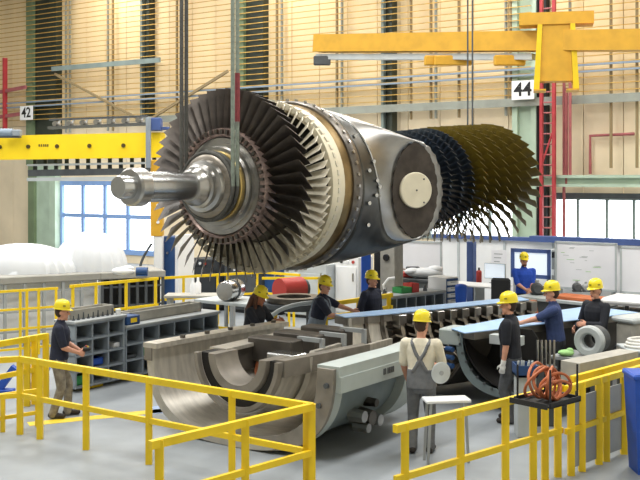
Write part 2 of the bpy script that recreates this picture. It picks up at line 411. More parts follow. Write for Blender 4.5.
# second turbine stage: pale blades with stubby tip shrouds
lat('second_disc', [(.35, 0), (.35, .9), (1.25, .95), (1.25, 0)], 'steel_dark')
b2 = blade_mesh('second_stage_blade', .94, 1.44, .26, .22, .55, .7, .06, 'blade_second')
ring('second_stage_blade', b2, .82, 62)
b3 = M().box(-.045, .045, -.12, .10, 1.36, 1.45).mesh('tip_shroud', 'blade_second')
for k in range(62): inst('tip_shroud', b3, rotor, (0, .86, 0), (0, 2*PI*k/62, .28))
lat('cream_shroud', [(1.02, 1.30), (1.02, 1.40), (1.10, 1.42), (1.38, 1.39), (1.38, 1.30)], 'cream_ring')
lat('bronze_ring', [(1.38, 1.25), (1.38, 1.37), (1.60, 1.41), (1.60, 1.25)], 'bronze')
lat('casing_flange', [(1.58, 1.3), (1.58, 1.44), (1.63, 1.47), (1.80, 1.47), (1.84, 1.44), (1.84, 1.3)], 'steel_dark', 72)
bo = M().cyl((0, -.02, 1.455), (0, -.02, 1.50), .032, n=6).cyl((0, -.05, 1.405), (0, .0, 1.405), .028, n=6).mesh('flange_bolt', 'steel')
for k in range(48): inst('flange_bolt', bo, rotor, (0, 1.68, 0), (0, 2*PI*k/48, 0))
lat('drive_cone', [(1.2, .6), (1.2, 1.25), (1.75, 1.37), (3.0, 1.2), (4.6, 1.0), (5.2, .8), (5.2, .5)], 'casing_dark')
# the oblique steel cowl: from the round flange to an upright oval mouth that faces the hall
cN, hv, sa, sb = Vector((1.53, 3.53, -.09)), Vector((.5, .866, 0)), .52, .88
def cowl_pt(f, t, off=0):               # f: angle round, t: 0 flange .. 1 mouth
    a = Vector((1.44*math.cos(f), 1.8, 1.44*math.sin(f)))
    b = cN - hv*(sa*math.cos(f)) + Vector((0, 0, sb*math.sin(f)))
    p = a.lerp(b, t); bul = math.sin(PI*t)
    p += Vector((.0, .0, .06*math.sin(f)))*bul
    if off:
        n = Vector((math.cos(f)*.9+.1, 0, math.sin(f))).normalized(); p += n*off
    return p
NF, NT = 72, 14
b = M(); vs = []; fs = []
def wob(j): return .018*math.sin(22*2*PI*j/NF) if True else 0
for i in range(NT+1):
    for j in range(NF):
        f = 2*PI*j/NF; p = cowl_pt(f, i/NT)
        if i == NT: p += (p-cN).normalized()*wob(j)*1.0
        vs.append(p)
for i in range(NT):
    for j in range(NF): fs.append((i*NF+j, i*NF+(j+1) % NF, (i+1)*NF+(j+1) % NF, (i+1)*NF+j))
b.add(vs, fs); cw = b.build('cowl', 'cowl_steel', rotor, True)
so = cw.modifiers.new('thick', 'SOLIDIFY'); so.thickness = .03; so.offset = -1
nrm = Vector((.866, -.5, 0))            # outward normal of the mouth in rotor axes
b = M(); cc = cN-nrm*.012
vs = [cc]+[cc-hv*(sa*.97*math.cos(2*PI*j/NF))+Vector((0, 0, sb*.975*math.sin(2*PI*j/NF))) for j in range(NF)]
b.add(vs, [(0, 1+j, 1+(j+1) % NF) for j in range(NF)]); b.add([v-nrm*.03 for v in vs], [(0, 1+(j+1) % NF, 1+j) for j in range(NF)])
b.build('mouth_plate', 'pipe_dark', rotor, True)
# cover disc on the plate
mq = Matrix((hv, nrm.cross(hv)*-1, nrm)).transposed()
cp = cN+nrm*.02-hv*.05
b = M(); vs = []
for r, d in ((0, .03), (.31, .03), (.325, .015), (.325, -.03)):
    vs += [cp+hv*(r*math.cos(2*PI*j/40))+Vector((0, 0, 1))*(r*math.sin(2*PI*j/40))+nrm*d for j in range(40)]
b.add(vs, [(i*40+j, i*40+(j+1) % 40, (i+1)*40+(j+1) % 40, (i+1)*40+j) for i in range(3) for j in range(40)])
cov = b.build('cover_disc', 'cream_ring', rotor, True)
for dx, dz in ((0, 0), (.15, .2), (.15, -.22)):
    p = cp+hv*dx+Vector((0, 0, dz)); M().cyl(p+nrm*.025, p+nrm*.045, .016, n=8).build('screw', 'grey_dark', cov)
# dark triangular side panel bolted on the cowl, its lower part painted shade, with a pale seam strip
def patch(name, m, f0, f1, t0, t1a, t1b, off, n=10, k=8):
    b = M(); vs = []
    for i in range(n+1):
        f = f0+(f1-f0)*i/n; te = t1a+(t1b-t1a)*i/n
        for j in range(k+1): vs.append(cowl_pt(f, t0+(te-t0)*j/k, off))
    fs = [(i*(k+1)+j, (i+1)*(k+1)+j, (i+1)*(k+1)+j+1, i*(k+1)+j+1) for i in range(n) for j in range(k)]
    b.add(vs, fs); o = b.build(name, m, rotor, True); s_ = o.modifiers.new('thick', 'SOLIDIFY'); s_.thickness = .02; s_.offset = 0
    return o
pan = patch('side_panel_and_shade', 'casing_dark', 1.05, -1.5, .02, .17, .97, .012, 16)  # panel drawn out below to paint the shaded lower side of the cowl
b = M(); b.tube([cowl_pt(1.05-2.55*i/10*.46, .17+.80*i/10*.46+.01, .02) for i in range(11)], .022, 6); b.build('seam_strip', 'steel_bright', rotor, True)
for f, t in ((.65, .12), (.2, .2), (-.2, .2), (.35, .38), (.1, .42), (-.1, .40), (-.5, .3), (.02, .5)):
    p = cowl_pt(f, t, .02); M().cyl(p, p+Vector((.05, -.02, 0)), .035, n=8).build('panel_bolt', 'steel_bright', rotor)
# compressor: dark rear stages, olive front stages
lat('compressor_drum', [(4.6, 0), (4.6, .85), (6.7, .86), (8.2, .62), (9.55, .45), (9.55, 0)], 'drum')
for k in range(4):
    v = 5.2+.43*k; r1 = 1.07+.04*k
    me = blade_mesh('rear_stage_blade', .86, r1, .17, .19, -.35, -.6, .035, 'blade_rear', 4)
    ring('rear_stage_blade', me, v, 56, .04*k)
cn = [46, 42, 40, 38, 36, 34]
for k in range(6):
    v = 6.98+.49*k; r1 = 1.24+.034*k
    me = blade_mesh('front_stage_blade', .80-.075*k, r1, .30, .36, -.30, -.58, .04, 'blade_olive', 5)
    ring('front_stage_blade', me, v, cn[k], .05*k)
lat('front_shaft', [(9.5, 0), (9.5, .3), (10.6, .28), (10.6, 0)], 'steel')
# ---------------------------------------------------------------- slings
def rot_pt(u, v, zz): return R0 + E_*u + V_*v + Vector((0, 0, zz))
def sling(v, r, top, m, lab, w=.035, name='lifting_sling', m2=None, leg=None):
    leg = leg or r*1.03
    t = thing(name, lab, 'sling', rot_pt(0, v, r), RZ, 'lifting slings')
    for s in (-1, 1):
        pts = [(s*w*1.6, 0, top-r)]+[(s*(w*1.6+(r-w*1.6)*min(1, (q/6))*1.0)*1.0, 0, 0-r*(1-math.cos(PI/2*q/6))) for q in range(1, 7)] if False else None
        M().cyl((s*leg, 0, -r), (s*leg, 0, top-r), w, n=8).build('rope', m if s < 0 or not m2 else m2, t, True)
    pts = [(r*1.03*math.sin(a), 0, r*1.03*math.cos(a)-r) for a in [2*PI*q/28 for q in range(28)]]
    M().tube(pts, w, 8, closed=True).build('loop', m, t, True)
    return t
TOP = 8.2
sling(-.44, .515, TOP, 'rope', 'sling nearer the shaft end with one dark and one grey green leg', .032, m2='rope_green')
sling(-.33, .515, TOP, 'rope', 'sling nearer the blades with one dark leg and a red sleeve', .032, m2='rope_green')
t = M().cyl(rot_pt(.53, -.33, 1.0), rot_pt(.53, -.33, 1.75), .042, n=8).build('marker_sleeve', 'rope_red', None, True)
tag(t, 'red sleeve on the grey green sling before the dark blades', 'sleeve')
sling(8.7, .62, TOP, 'grey_dark', 'thin dark sling holding the olive compressor end', .02, leg=.06)
# spreader beam of the crane above the frame and its hoist
t = thing('spreader_beam', 'yellow spreader beam that carries the rotor slings', 'lifting beam', rot_pt(0, 0, TOP), RZ)
M().cbox(-.25, .25, -1.6, 10.4, 0, .5, .03).build('beam', 'amber', t)
for vv in (2, 7): M().cyl((0, vv, .5), (0, vv, 2.3), .06).build('hoist_rope', 'rope', t)
# ================================================================ cranes above the work area
# bridge crane whose lower edge crosses the top of the picture on the right
def hpd(x, y, D): return pd(x, y, D)
t = thing('bridge_crane', 'yellow overhead crane bridge with grey lower rail and end carriage', 'crane', (0, 0, 0))
p = pd(318, 58, 29.5); q = pd(534, 58, 25.4)
d = (q-p).normalized()
M().bar(p+Vector((0, 0, .42)), q+Vector((0, 0, .42))+d*6, .5, .5).build('girder', 'amber', t)
M().bar(p+Vector((0, 0, .03)), q+Vector((0, 0, .03)), .25, .16).build('lower_rail', 'grey_light', t)
for xx, ww in ((322, .25), (440, .45), (452, .5), (508, .4)):
    c = pd(xx, 62, 29.5+(25.4-29.5)*(xx-318)/216); M().cbox(c.x-ww, c.x+ww, c.y-.3, c.y-.1, c.z-.12, c.z+.15, .03).build('trolley', 'amber' if xx > 400 else 'grey_dark', t)
for xx in (443, 449): 
    c = pd(xx, 61, 27); M().cyl((c.x, c.y-.34, c.z), (c.x, c.y-.2, c.z), .07, n=12).build('lamp_lens', 'white', t)
# hanging yellow end carriage (534..578, to row 90): a tapered box open below
D_ = 25.0; a = pd(534, 90, D_); b_ = pd(578, 87, D_); c = pd(556, 60, D_)
cx = c.x; hw = (b_.x-a.x)/2; zb = a.z
r = bpy.data.objects.new('end_carriage', None); C.objects.link(r); r.parent = t; r.location = (cx, D_, zb); r.rotation_euler = (0, 0, math.radians(-12))
def tap(x0, x1, h0, h1, y0, y1, top):
    return M().add([(x0, y0, h0), (x1, y0, h0), (x1, y1, h0), (x0, y1, h0), (x0*.82, y0, h1), (x1*.82, y0, h1), (x1*.82, y1, h1), (x0*.82, y1, h1)],
                   [(0, 3, 2, 1), (4, 5, 6, 7), (0, 1, 5, 4), (1, 2, 6, 5), (2, 3, 7, 6), (3, 0, 4, 7)])
tap(-hw*.72, hw*.72, .2, 1.6, -.3, .25, 1).build('body', 'amber', r)
for s in (-1, 1):
    x0, x1 = sorted((s*hw, s*hw*.74)); tap(x0, x1, 0, 1.6, -.36, .3, 1).build('cheek', 'yellow', r)
    M().box(min(s*hw, s*hw*.45), max(s*hw, s*hw*.45), -.4, .34, -.04, .0).build('foot_plate', 'amber', r)
M().box(-.9, .9, -.35, .3, 1.6, 1.9).build('cross_beam', 'amber', r)
# wall crane on the left: long yellow beam, blue head, yellow and white mast ------------
DB = 26.0
pa = pd(-30, 148.5, DB+.9); pb = pd(163, 145, DB-.6)
jib = thing('jib_crane', 'long bright yellow jib crane beam with dark bolts', 'crane', (0, 0, 0))
hb = 24.5*DB/F
M().bar(pa, pb, .3, hb).build('beam', 'yellow_beam', jib)
dj = (pb-pa).normalized(); nj = Vector((dj.y, -dj.x, 0))
for xx in (5, 34, 63, 95, 128):
    t_ = (xx+30)/193; c = pa.lerp(pb, t_)+nj*.15; c.z = pd(xx, 147-xx*.012, c.y).z
    M().cyl(c, c+nj*.03, .055, n=10).build('bolt', 'dot', jib)
for k, dx in enumerate((0, 2.2, 4.6, 6.6, 8.6)):    # small worn brown lettering, unreadable in the photo
    c = pa.lerp(pb, (45+dx+30)/193)+nj*.152; c.z = pd(48, 145.5, c.y).z
    M().bar(c-Vector((0, 0, .03)), c+Vector((0, 0, .035)), .035, .012).build('worn_mark', 'dot', jib)
for k in range(2):
    p0 = pa.lerp(pb, .16+0*k)
# dark roller track above and below the beam
t = thing('cable_track', 'dark grey track with silver rollers lying on the yellow beam', 'cable track', (0, 0, 0))
p = pd(50, 128, DB+.5); q = pd(147, 124, DB-.3); M().bar(p, q, .25, .07).build('lower_rail', 'grey_dark', t)
M().bar(p+Vector((0, 0, .22)), q+Vector((0, 0, .2)), .1, .05).build('upper_rail', 'grey_dark', t)
for k in range(7):
    c = p.lerp(q, (k+.5)/7)+Vector((0, 0, .1)); M().cyl(c-nj*-.12, c-nj*.12, .07, n=8).build('roller', 'steel', t); M().bar(c-Vector((0, 0, .08)), c+dj*.12+Vector((0, 0, .12)), .04).build('link', 'white', t)
t = thing('runway_track', 'dark track with hangers below the yellow beam over the gate window', 'track', (0, 0, 0))
p = pd(30, 175, DB+.6); q = pd(160, 173, DB-.5)
M().bar(p+Vector((0, 0, .26)), q+Vector((0, 0, .26)), .3, .05).build('upper_rail', 'grey_light', t)
M().bar(p+Vector((0, 0, .05)), q+Vector((0, 0, .05)), .2, .17).build('lower_rail', 'grey_dark', t)
M().bar(p-Vector((0, 0, .12)), q-Vector((0, 0, .12)), .3, .09).build('cover_strip', 'grey_light', t)
for k in range(12):
    c = p.lerp(q, (k+.5)/12); M().bar(c+Vector((0, 0, .12)), c+Vector((0, 0, .42)), .09).build('hanger', 'col_dark', t)
# blue head and mast
hd = thing('crane_mast', 'slim mast with blue head clamp, yellow middle and white foot beside the shaft end', 'crane mast', (pd(157, 270, 25.3).x, 25.3, 0))
zz = lambda y: CH-(y-HZ)*25.3/F
M().cbox(-.2, .12, -.18, .18, zz(131), zz(118), .02).build('clamp_head', 'beam_blue', hd); M().cbox(.12, .32, -.1, .1, zz(130), zz(127), .01).build('clamp_arm', 'beam_blue', hd)
M().cbox(-.24, -.12, -.26, -.16, zz(168), zz(118), .01).build('side_strap', 'grey_blue', hd)
M().cbox(-.14, .16, -.15, .15, zz(236), zz(160), .015).build('upper_mast', 'amber', hd)
M().cbox(-.06, .16, -.13, .13, 0, zz(236), .015).build('lower_mast', 'white', hd)
for y in (172, 190, 205, 222): M().cyl((.05, -.17, zz(y)), (.05, -.14, zz(y)), .04, n=8).build('bolt', 'white', hd)
c = [(-.1-.3*math.sin(a), -.2, zz(243)-.0-.45*a) for a in [i*.2 for i in range(13)]]
M().tube(c, .035, 6).build('hose', 'grey_dark', hd, True)
t = thing('trolley_motor', 'small blue trolley motor on top of the yellow beam end', 'motor', pd(10, 133, 26.2))
M().cyl((-.25, -.1, 0), (.1, -.1, 0), .11, n=12).build('motor_body', 'cable_blue', t, True); M().cbox(.1, .32, -.2, 0, -.09, .08, .02).build('gear_box', 'grey_blue', t)
M().cbox(-.3, .3, -.16, .02, -.13, -.09, .01).build('foot', 'grey_dark', t)
# tall blue cabinet behind the blades, pale post beside it
t = thing('control_cabinet', 'tall dark blue cabinet with pale edge post under the blade fan', 'cabinet', (pd(176, 300, 25.6).x, 25.6, 0), RZ)
zc = CH-(236-HZ)*25.6/F
M().cbox(-.27, .24, -.3, .3, .0, zc, .02).build('body', 'deep_blue', t); M().cbox(.24, .36, -.3, .3, 0, zc+.05, .01).build('edge_post', 'white', t); M().cbox(-.42, -.28, -.32, -.2, 0, zc+.3, .01).build('edge_post', 'white', t)
M().cyl((0, -.33, 1.7), (0, -.3, 1.7), .03).build('handle', 'steel', t)
# ================================================================ lower turbine casing on the floor
FZ = 1.2
def sq(b, k, e=.72):                      # flatten and square up a shell so that it rests on the floor
    o = []
    for x, y, z in b.v:
        r = math.hypot(x, z) or 1; c, s = x/r, z/r
        o.append((r*math.copysign(abs(c)**e, c), y, k*r*math.copysign(abs(s)**e, s)))
    b.v = o; return b
Cc = Vector((-1.165, 13.5, FZ))
ex = thing('exhaust_casing', 'open lower half of a large turbine casing with bare steel inside and grey outer wall', 'turbine casing', (Cc.x, Cc.y, 0), RZ)
def shell(prof_o, prof_i, a0=PI, a1=2*PI, n=40): return M().lathe(prof_o+prof_i[::-1], n, a0, a1)
def up(b, z=FZ): b.v = [(x, y, z_+z) for x, y, z_ in b.v]; return b
PO = [(0, 1.50), (.12, 1.50), (1.6, 1.42), (2.7, 1.27)]
PI_ = [(0, 1.40), (.12, 1.40), (1.6, 1.33), (2.7, 1.19)]
up(sq(shell(PO, PI_), .79)).build('shell', 'cast_light', ex, True)
up(sq(M().lathe([(-.10, 1.40), (-.10, 1.53), (.02, 1.55), (.02, 1.40)], 40, PI, 1.62*PI), .78)).build('end_rim', 'cast_light', ex, True)
# far flange: bright machined strip
def strip(b, pts, w0, w1, z0, z1):        # plate that follows (u, v) points, from u+w0 to u+w1
    n = len(pts); vs = []
    for u, v in pts: vs += [(u+w0, v, z0), (u+w1, v, z0), (u+w1, v, z1), (u+w0, v, z1)]
    fs = [(0, 1, 2, 3), tuple((n-1)*4+i for i in (3, 2, 1, 0))]
    for i in range(n-1):
        for j in range(4): fs.append((i*4+j, i*4+(j+1) % 4, i*4+4+(j+1) % 4, i*4+4+j))
    return b.add(vs, fs)
strip(M(), [(-1.52, -.12), (-1.52, .1), (-1.44, 1.6), (-1.29, 2.7)], -.06, .20, FZ-.02, FZ+.05).build('far_flange', 'cast_light', ex)
strip(M(), [(-1.52, -.12), (-1.52, .1), (-1.44, 1.6), (-1.29, 2.7)], -.04, .10, FZ-.2, FZ-.02).build('far_flange_web', 'cast', ex)
for v in (.5, 1.0, 1.5, 2.0, 2.5):
    u = -1.50+max(0, (v-.1))*.07; M().cyl((u+.08, v, FZ+.05), (u+.08, v, FZ+.09), .04, n=8).build('flange_bolt', 'steel_dark', ex)
M().box(-1.36, -1.30, .95, 1.2, FZ-.55, FZ-.2).build('pad', 'cast_light', ex)
# near flange and the grey painted outer wall
strip(M(), [(1.40, .0), (1.42, 1.7), (1.36, 2.2)], -.02, .32, FZ-.10, FZ+.03).build('near_flange', 'paint_grey', ex)
strip(M(), [(1.40, .0), (1.42, 1.7), (1.36, 2.2)], .24, .34, FZ-.30, FZ-.10).build('near_flange_lip', 'paint_grey', ex)
up(sq(M().lathe([(.0, 1.52), (.0, 1.66), (.18, 1.66), (.18, 1.52)], 24, 1.45*PI, 2*PI), .72)).build('near_end_rib', 'paint_grey', ex, True)
up(sq(M().lathe([(-.06, 1.42), (-.06, 1.67), (.0, 1.67), (.0, 1.42)], 24, 1.45*PI, 2*PI), .72)).build('near_end_face', 'cast', ex, True)
up(sq(M().lathe([(.18, 1.50), (.18, 1.58), (1.9, 1.54), (1.9, 1.46)], 24, 1.45*PI, 2*PI), .74)).build('near_wall', 'paint_grey_dark', ex, True)
up(sq(M().lathe([(1.75, 1.46), (1.75, 1.68), (2.2, 1.68), (2.2, 1.40)], 24, 1.45*PI, 2*PI), .72)).build('near_rib', 'paint_grey', ex, True)
for a in (-.18, -.42, -.66):
    p = (1.60*math.cos(a), -.065, FZ+1.60*.72*math.sin(a)); M().cyl(p, (p[0], .0-.10, p[2]), .035, n=8).build('end_bolt', 'grey_dark', ex)
for k, dx in enumerate((0, .1, .145, .19, .235)):   # dark stencilled mark on the flange side, too worn to read
    M().box(1.755, 1.762, 1.0+dx, 1.0+dx+(.06 if k == 0 else .03), FZ-.22, FZ-.14).build('stencil_mark', 'grey_dark', ex)
# bracket with bolts low on the near wall
for i, (v, z, s_) in enumerate(((.75, .45, .10), (.95, .40, .13), (1.15, .33, .10), (.85, .28, .08), (1.05, .58, .07))):
    M().cyl((1.40, v, z), (1.62, v, z), s_, s_*.8, n=8).build('valve_fitting', ('steel', 'steel_dark', 'steel')[i % 3], ex, True)
# inner diffuser with its machined near flange
up(shell([(.06, .80), (.9, .93), (1.75, 1.02), (2.5, 1.0)], [(.06, .75), (.9, .87), (1.75, .96), (2.5, .94)], 1.5*PI, 2*PI)).build('inner_diffuser', 'cast_light', ex, True)
strip(M(), [(.74, .0), (.86, .9), (.95, 1.75)], -.04, .12, FZ-.2, FZ+.02).build('diffuser_flange', 'cast', ex)
up(M().lathe([(.5, .95), (.9, .70), (1.7, .62), (1.7, .56), (.9, .62), (.45, .9)], 28, 1.08*PI, 2*PI)).build('inner_cone', 'cast_light', ex, True)
# bearing half ring in the middle
def sh(b, du=.10): b.v = [(x+du, y, z) for x, y, z in b.v]; return b
up(sh(M().lathe([(-.02, .54), (-.02, .66), (.03, .69), (.25, .69), (.25, .54)], 40, PI, 2*PI))).build('outer_bearing_ring', 'bore_black', ex, True)
up(sh(M().lathe([(-.10, .67), (-.10, .73), (-.02, .75), (-.02, .67)], 40, PI, 2*PI))).build('ring_lip', 'cast', ex, True)
up(sh(M().lathe([(-.06, .38), (-.06, .50), (.0, .54), (.42, .54), (.42, .38)], 40, PI, 2*PI))).build('inner_bearing_ring', 'cast', ex, True)
strip(M(), [(-.62, .26), (-.62, .5), (-.65, 1.4), (-.65, 2.4)], -.04, .26, FZ-.03, FZ+.02).build('bearing_ledge', 'cast_light', ex)
M().box(-.66, -.40, .5, 2.4, FZ-.35, FZ-.03).build('ledge_web', 'cast_dark', ex)
for v, w_ in ((.9, .3), (1.5, .35), (2.2, .3)):
    M().cbox(-.5, .3, v, v+w_, FZ-.25, FZ+.10, .02).build('cross_bridge', 'cast_dark', ex)
M().cbox(.12, .62, .55, .85, FZ-.24, FZ-.02, .02).build('shim_block', 'steel_bright', ex)
for v in (1.2, 1.75, 2.3):                # pale C shaped clamps on the bridge
    b = M(); b.bar((.2, v, FZ+.10), (.62, v, FZ+.10), .06); b.bar((.62, v, FZ+.13), (.62, v, FZ-.35), .06); b.build('clamp', 'grey', ex)
# ---------------------------------------------------------------- compressor casing
H2 = math.radians(55); R2 = -H2
c2 = Vector((1.37, 16.5, 0))
cc = thing('compressor_casing', 'open lower compressor casing with rows of vanes and blue sheets on its flanges', 'turbine casing', c2, R2)
up(shell([(-.35, 1.12), (.45, 1.10)], [(-.35, 1.02), (.45, 1.01)], PI, 1.6*PI, 26)).build('barrel_wall', 'cast_light', cc, True)
up(shell([(.45, 1.08), (4.2, 1.14)], [(.45, 1.03), (4.2, 1.09)])).build('shell', 'cast_dark', cc, True)
up(M().lathe([(-.41, .95), (-.41, 1.12), (-.35, 1.12), (-.35, .95)], 26, PI, 1.6*PI)).build('end_rim', 'cast_light', cc, True)
for v in (-.05, .3): up(M().lathe([(v, .97), (v, 1.06), (v+.07, 1.06), (v+.07, .97)], 26, PI, 1.6*PI)).build('girth_rib', 'steel_dark', cc, True)
for s, nm in ((-1, 'far_flange'), (1, 'near_flange')):
    u0, u1 = sorted((s*.98, s*1.36)); M().box(u0, u1, -.41 if s < 0 else .3, 4.25, FZ-.12, FZ).build(nm, 'cast', cc)
def sheet(name, poly, z0=FZ+.005, th=.015):
    n = len(poly); vs = [(u, v, z0) for u, v in poly]+[(u, v, z0+th) for u, v in poly]
    return M().add(vs, [tuple(range(n))[::-1], tuple(range(n, 2*n))]+[(i, (i+1) % n, (i+1) % n+n, i+n) for i in range(n)]).build(name, 'sheet_blue', cc)
sheet('blue_sheet', [(-1.42, -.36), (-1.05, -.41), (-.95, .2), (-.96, 4.0), (-1.40, 4.2)])
sheet('blue_sheet', [(.95, .2), (1.42, .05), (1.45, 4.2), (.35, 4.2), (.62, 1.6)])
vane = M().add([(-.02, -.05, -.98), (.02, -.05, -.98), (.06, .07, -.98), (.03, .08, -.98), (-.02, -.06, -.74), (.02, -.06, -.74), (.07, .07, -.74), (.03, .09, -.74)],
               [(0, 3, 2, 1), (4, 5, 6, 7), (0, 1, 5, 4), (1, 2, 6, 5), (2, 3, 7, 6), (3, 0, 4, 7)]).mesh('vane', 'steel_dark')
for k in range(12):
    v = .45+.30*k
    up(M().lathe([(v+.14, .80), (v+.14, 1.04), (v+.27, 1.04), (v+.27, .86), (v+.22, .80)], 32, PI, 2*PI)).build('vane_carrier', 'steel_rub', cc, True)
    M().cbox(-1.04, -.78, v+.12, v+.29, FZ-.2, FZ-.002, .01).build('carrier_end', 'steel', cc)
    for j in range(13):
        inst('vane', vane, cc, (0, v, FZ), (0, math.radians(-78+j*13), 0))
M().lathe([(3.95, .6), (3.95, 1.05), (4.05, 1.05), (4.05, .6)], 32, PI, 2*PI); up(M().lathe([(4.0, .85), (4.0, 1.05), (4.1, 1.05), (4.1, .85)], 32, PI, 2*PI)).build('far_rim', 'orange_board', cc, True)
# the black bored bowl seen from its open end
mx = Matrix.Rotation(H2-HEAD, 4, 'Z'); off = Vector((2.95-c2.x, 15.25-c2.y, 0)); off = Matrix.Rotation(H2, 4, 'Z') @ off
def to2(b):
    b.v = [tuple((mx @ Vector(v))+off) for v in b.v]; return b
bw = to2(sq(up(M().lathe([(0, .86), (0, .98), (.05, 1.0), (.75, 1.12), (.75, 1.02), (.05, .88)], 40, PI, 1.7*PI), 0), 1.0)); up(bw).build('intake_shell', 'paint_grey_dark', cc, True)
up(to2(M().lathe([(.02, .85), (.02, .87), (.74, 1.0), (.74, .0), (.70, .0), (.70, .93)], 40, PI, 1.7*PI))).build('intake_bore', 'bore_black', cc, True)
for k in range(14):
    a = PI+.7*PI*(k+.5)/14; b = M().cyl((.93*math.cos(a), -.02, .93*math.sin(a)), (.93*math.cos(a), .02, .93*math.sin(a)), .022, n=6); up(to2(b)).build('rim_bolt', 'grey_dark', cc)
up(to2(M().box(-.45, .05, .1, .3, -.18, -.04))).build('bracket_bar', 'grey_light', cc)
up(to2(M().cbox(-1.28, -.9, -.02, .5, -.25, .0, .02))).build('mount_block', 'paint_grey', cc)
for k in range(3): up(to2(M().cyl((-1.12, -.05, -.30-.13*k), (-.98, -.1, -.30-.13*k), .04, n=10))).build('blue_valve', 'deep_blue', cc, True)
c = pd(441, 373, 12.9); t = thing('steel_disc', 'pale grey disc held by the person in cream T-shirt', 'disc', c, math.radians(25))
M().lathe([(-.01, 0), (-.012, .125), (-.004, .14), (.01, .14), (.015, 0)], 32).build('plate', 'grey_light', t, True); M().lathe([(-.02, 0), (-.02, .03), (-.01, .03), (-.01, 0)], 20).build('boss', 'grey', t, True)
# ---------------------------------------------------------------- loose parts by the casing
p = px(589, 356, .72); r = thing('coupling_ring', 'thick grey coupling ring standing on edge beside the worker in the dark jacket', 'steel ring', (4.2, 15.6, .78), math.radians(-38))
M().lathe([(-.03, .11), (-.06, .14), (-.06, .215), (-.03, .24), (.06, .24), (.06, .11)], 36).build('face_ring', 'grey_light', r, True)
M().lathe([(.06, .10), (.06, .21), (.34, .21), (.34, .10)], 36).build('sleeve', 'grey_dark', r, True)
r.location.z = .815+.24
# ================================================================ guard rails
def railing(label, pts, posts, zt=1.1, th=.08, zs=(.55,), z0=0, name='guard_rail', m='yellow', panel=None):
    t = thing(name, label, 'railing', (pts[0].x, pts[0].y, z0)); o = Vector((pts[0].x, pts[0].y, 0)); P = [Vector((p.x, p.y, 0))-o for p in pts]
    for i in range(len(P)-1):
        M().bar(P[i]+Vector((0, 0, zt-th/2)), P[i+1]+Vector((0, 0, zt-th/2)), th*.8, th).build('top_rail', m, t)
        for z in zs: M().bar(P[i]+Vector((0, 0, z)), P[i+1]+Vector((0, 0, z)), th*.6, th*.85).build('mid_rail', m, t)
    for i, k in posts:
        c = P[i].lerp(P[i+1], k); M().box(c.x-th*.5, c.x+th*.5, c.y-th*.4, c.y+th*.4, 0, zt-.01).build('post', m, t)
    if panel:
        for i, a, b in panel:
            p, q = P[i].lerp(P[i+1], a), P[i].lerp(P[i+1], b)
            M().bar(p+Vector((.05, .08, .5)), q+Vector((.05, .08, .5)), .02, .85).build('infill_panel', 'grey', t)
    return t
railing('long yellow guard rail before the worker with the remote control, ending at a corner', [px(-12, 358, 1.1), px(20, 356, 1.1), px(312, 403, 1.1), px(150, 441, 1.1)],
        [(1, 0), (1, .085), (1, .27), (1, .5), (1, .77), (1, .985), (2, .0), (2, .45), (2, .95)], .0+1.1)
railing('yellow guard rail running up to the coil of orange cable', [px(395, 425, 1.1), px(562, 384.5, 1.1)], [(0, .05), (0, .35), (0, .62), (0, .80), (0, .88), (0, .97)])
railing('yellow guard rail with grey infill panels beside the blue bin', [px(566, 386, 1.1), px(655, 361, 1.1)], [(0, .05), (0, .16), (0, .34), (0, .42), (0, .62), (0, .78), (0, .95)], panel=[(0, .06, .33), (0, .43, .77)])
railing('second yellow rail just behind the panelled guard rail', [px(572, 376, 1.1), px(660, 353, 1.1)], [(0, .3), (0, .9)])
railing('yellow guard rail of doubled posts behind the worker at the edge', [px(-12, 343, 1.1), px(47, 333, 1.1)], [(0, .65), (0, .78), (0, .98)], .0+1.1, .09)
railing('low yellow frame with blue feet by the edge', [px(-10, 395, .55), px(40, 388, .55)], [(0, .25), (0, .6), (0, .95)], .55, .06, (.2,))
railing('thin yellow four bar rail before the white tarpaulins', [px(-8, 291, 1.35), px(58, 287, 1.35)], [(0, .42), (0, .52), (0, .70), (0, .97)], 1.35, .05, (.15, .55, .95))
railing('yellow walkway rail behind the pigeonhole cabinets', [px(70, 285, 1.45), px(158, 277, 1.45)], [(0, .03), (0, .28), (0, .62), (0, .97)], 1.45, .06, (.85,))
railing('yellow walkway rail below the blade fan', [px(160, 277, 1.25), px(262, 271, 1.25), px(300, 274, 1.25)], [(0, .22), (0, .55), (0, .65), (0, .95)], 1.25, .06, (.7,))
railing('yellow walkway rail behind the red drum', [px(262, 277, 1.2), px(322, 277, 1.2)], [(0, .45), (0, .53), (0, .95)], 1.2, .06, (.65,))
railing('yellow rail between the two back workers', [px(322, 303, 1.1), px(392, 293, 1.1)], [(0, .05), (0, .5), (0, .95)], 1.1, .09, (.8,))
# ================================================================ pigeonhole cabinets
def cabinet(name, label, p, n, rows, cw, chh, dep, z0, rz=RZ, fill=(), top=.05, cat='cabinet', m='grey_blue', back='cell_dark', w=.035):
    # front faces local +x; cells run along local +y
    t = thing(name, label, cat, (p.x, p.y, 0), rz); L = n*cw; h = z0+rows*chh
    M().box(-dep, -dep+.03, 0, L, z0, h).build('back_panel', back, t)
    for i in range(n+1): M().box(-dep+.03, 0, i*cw-w/2, i*cw+w/2, z0, h).build('divider', m, t)
    for j in range(rows+1): M().box(-dep+.03, .008, -w/2, L+w/2, z0+j*chh-w/2, z0+j*chh+w/2).build('shelf', m, t)
    M().cbox(-dep-.02, .05, -.04, L+.04, h+w/2, h+w/2+top, .01).build('worktop', 'grey', t)
    if z0 > .1:
        for y in (.08, L-.08):
            for x in (-.08, -dep+.1): M().cyl((x, y, 0), (x, y, z0-w/2), .03, n=8).build('leg', m, t)
    return t
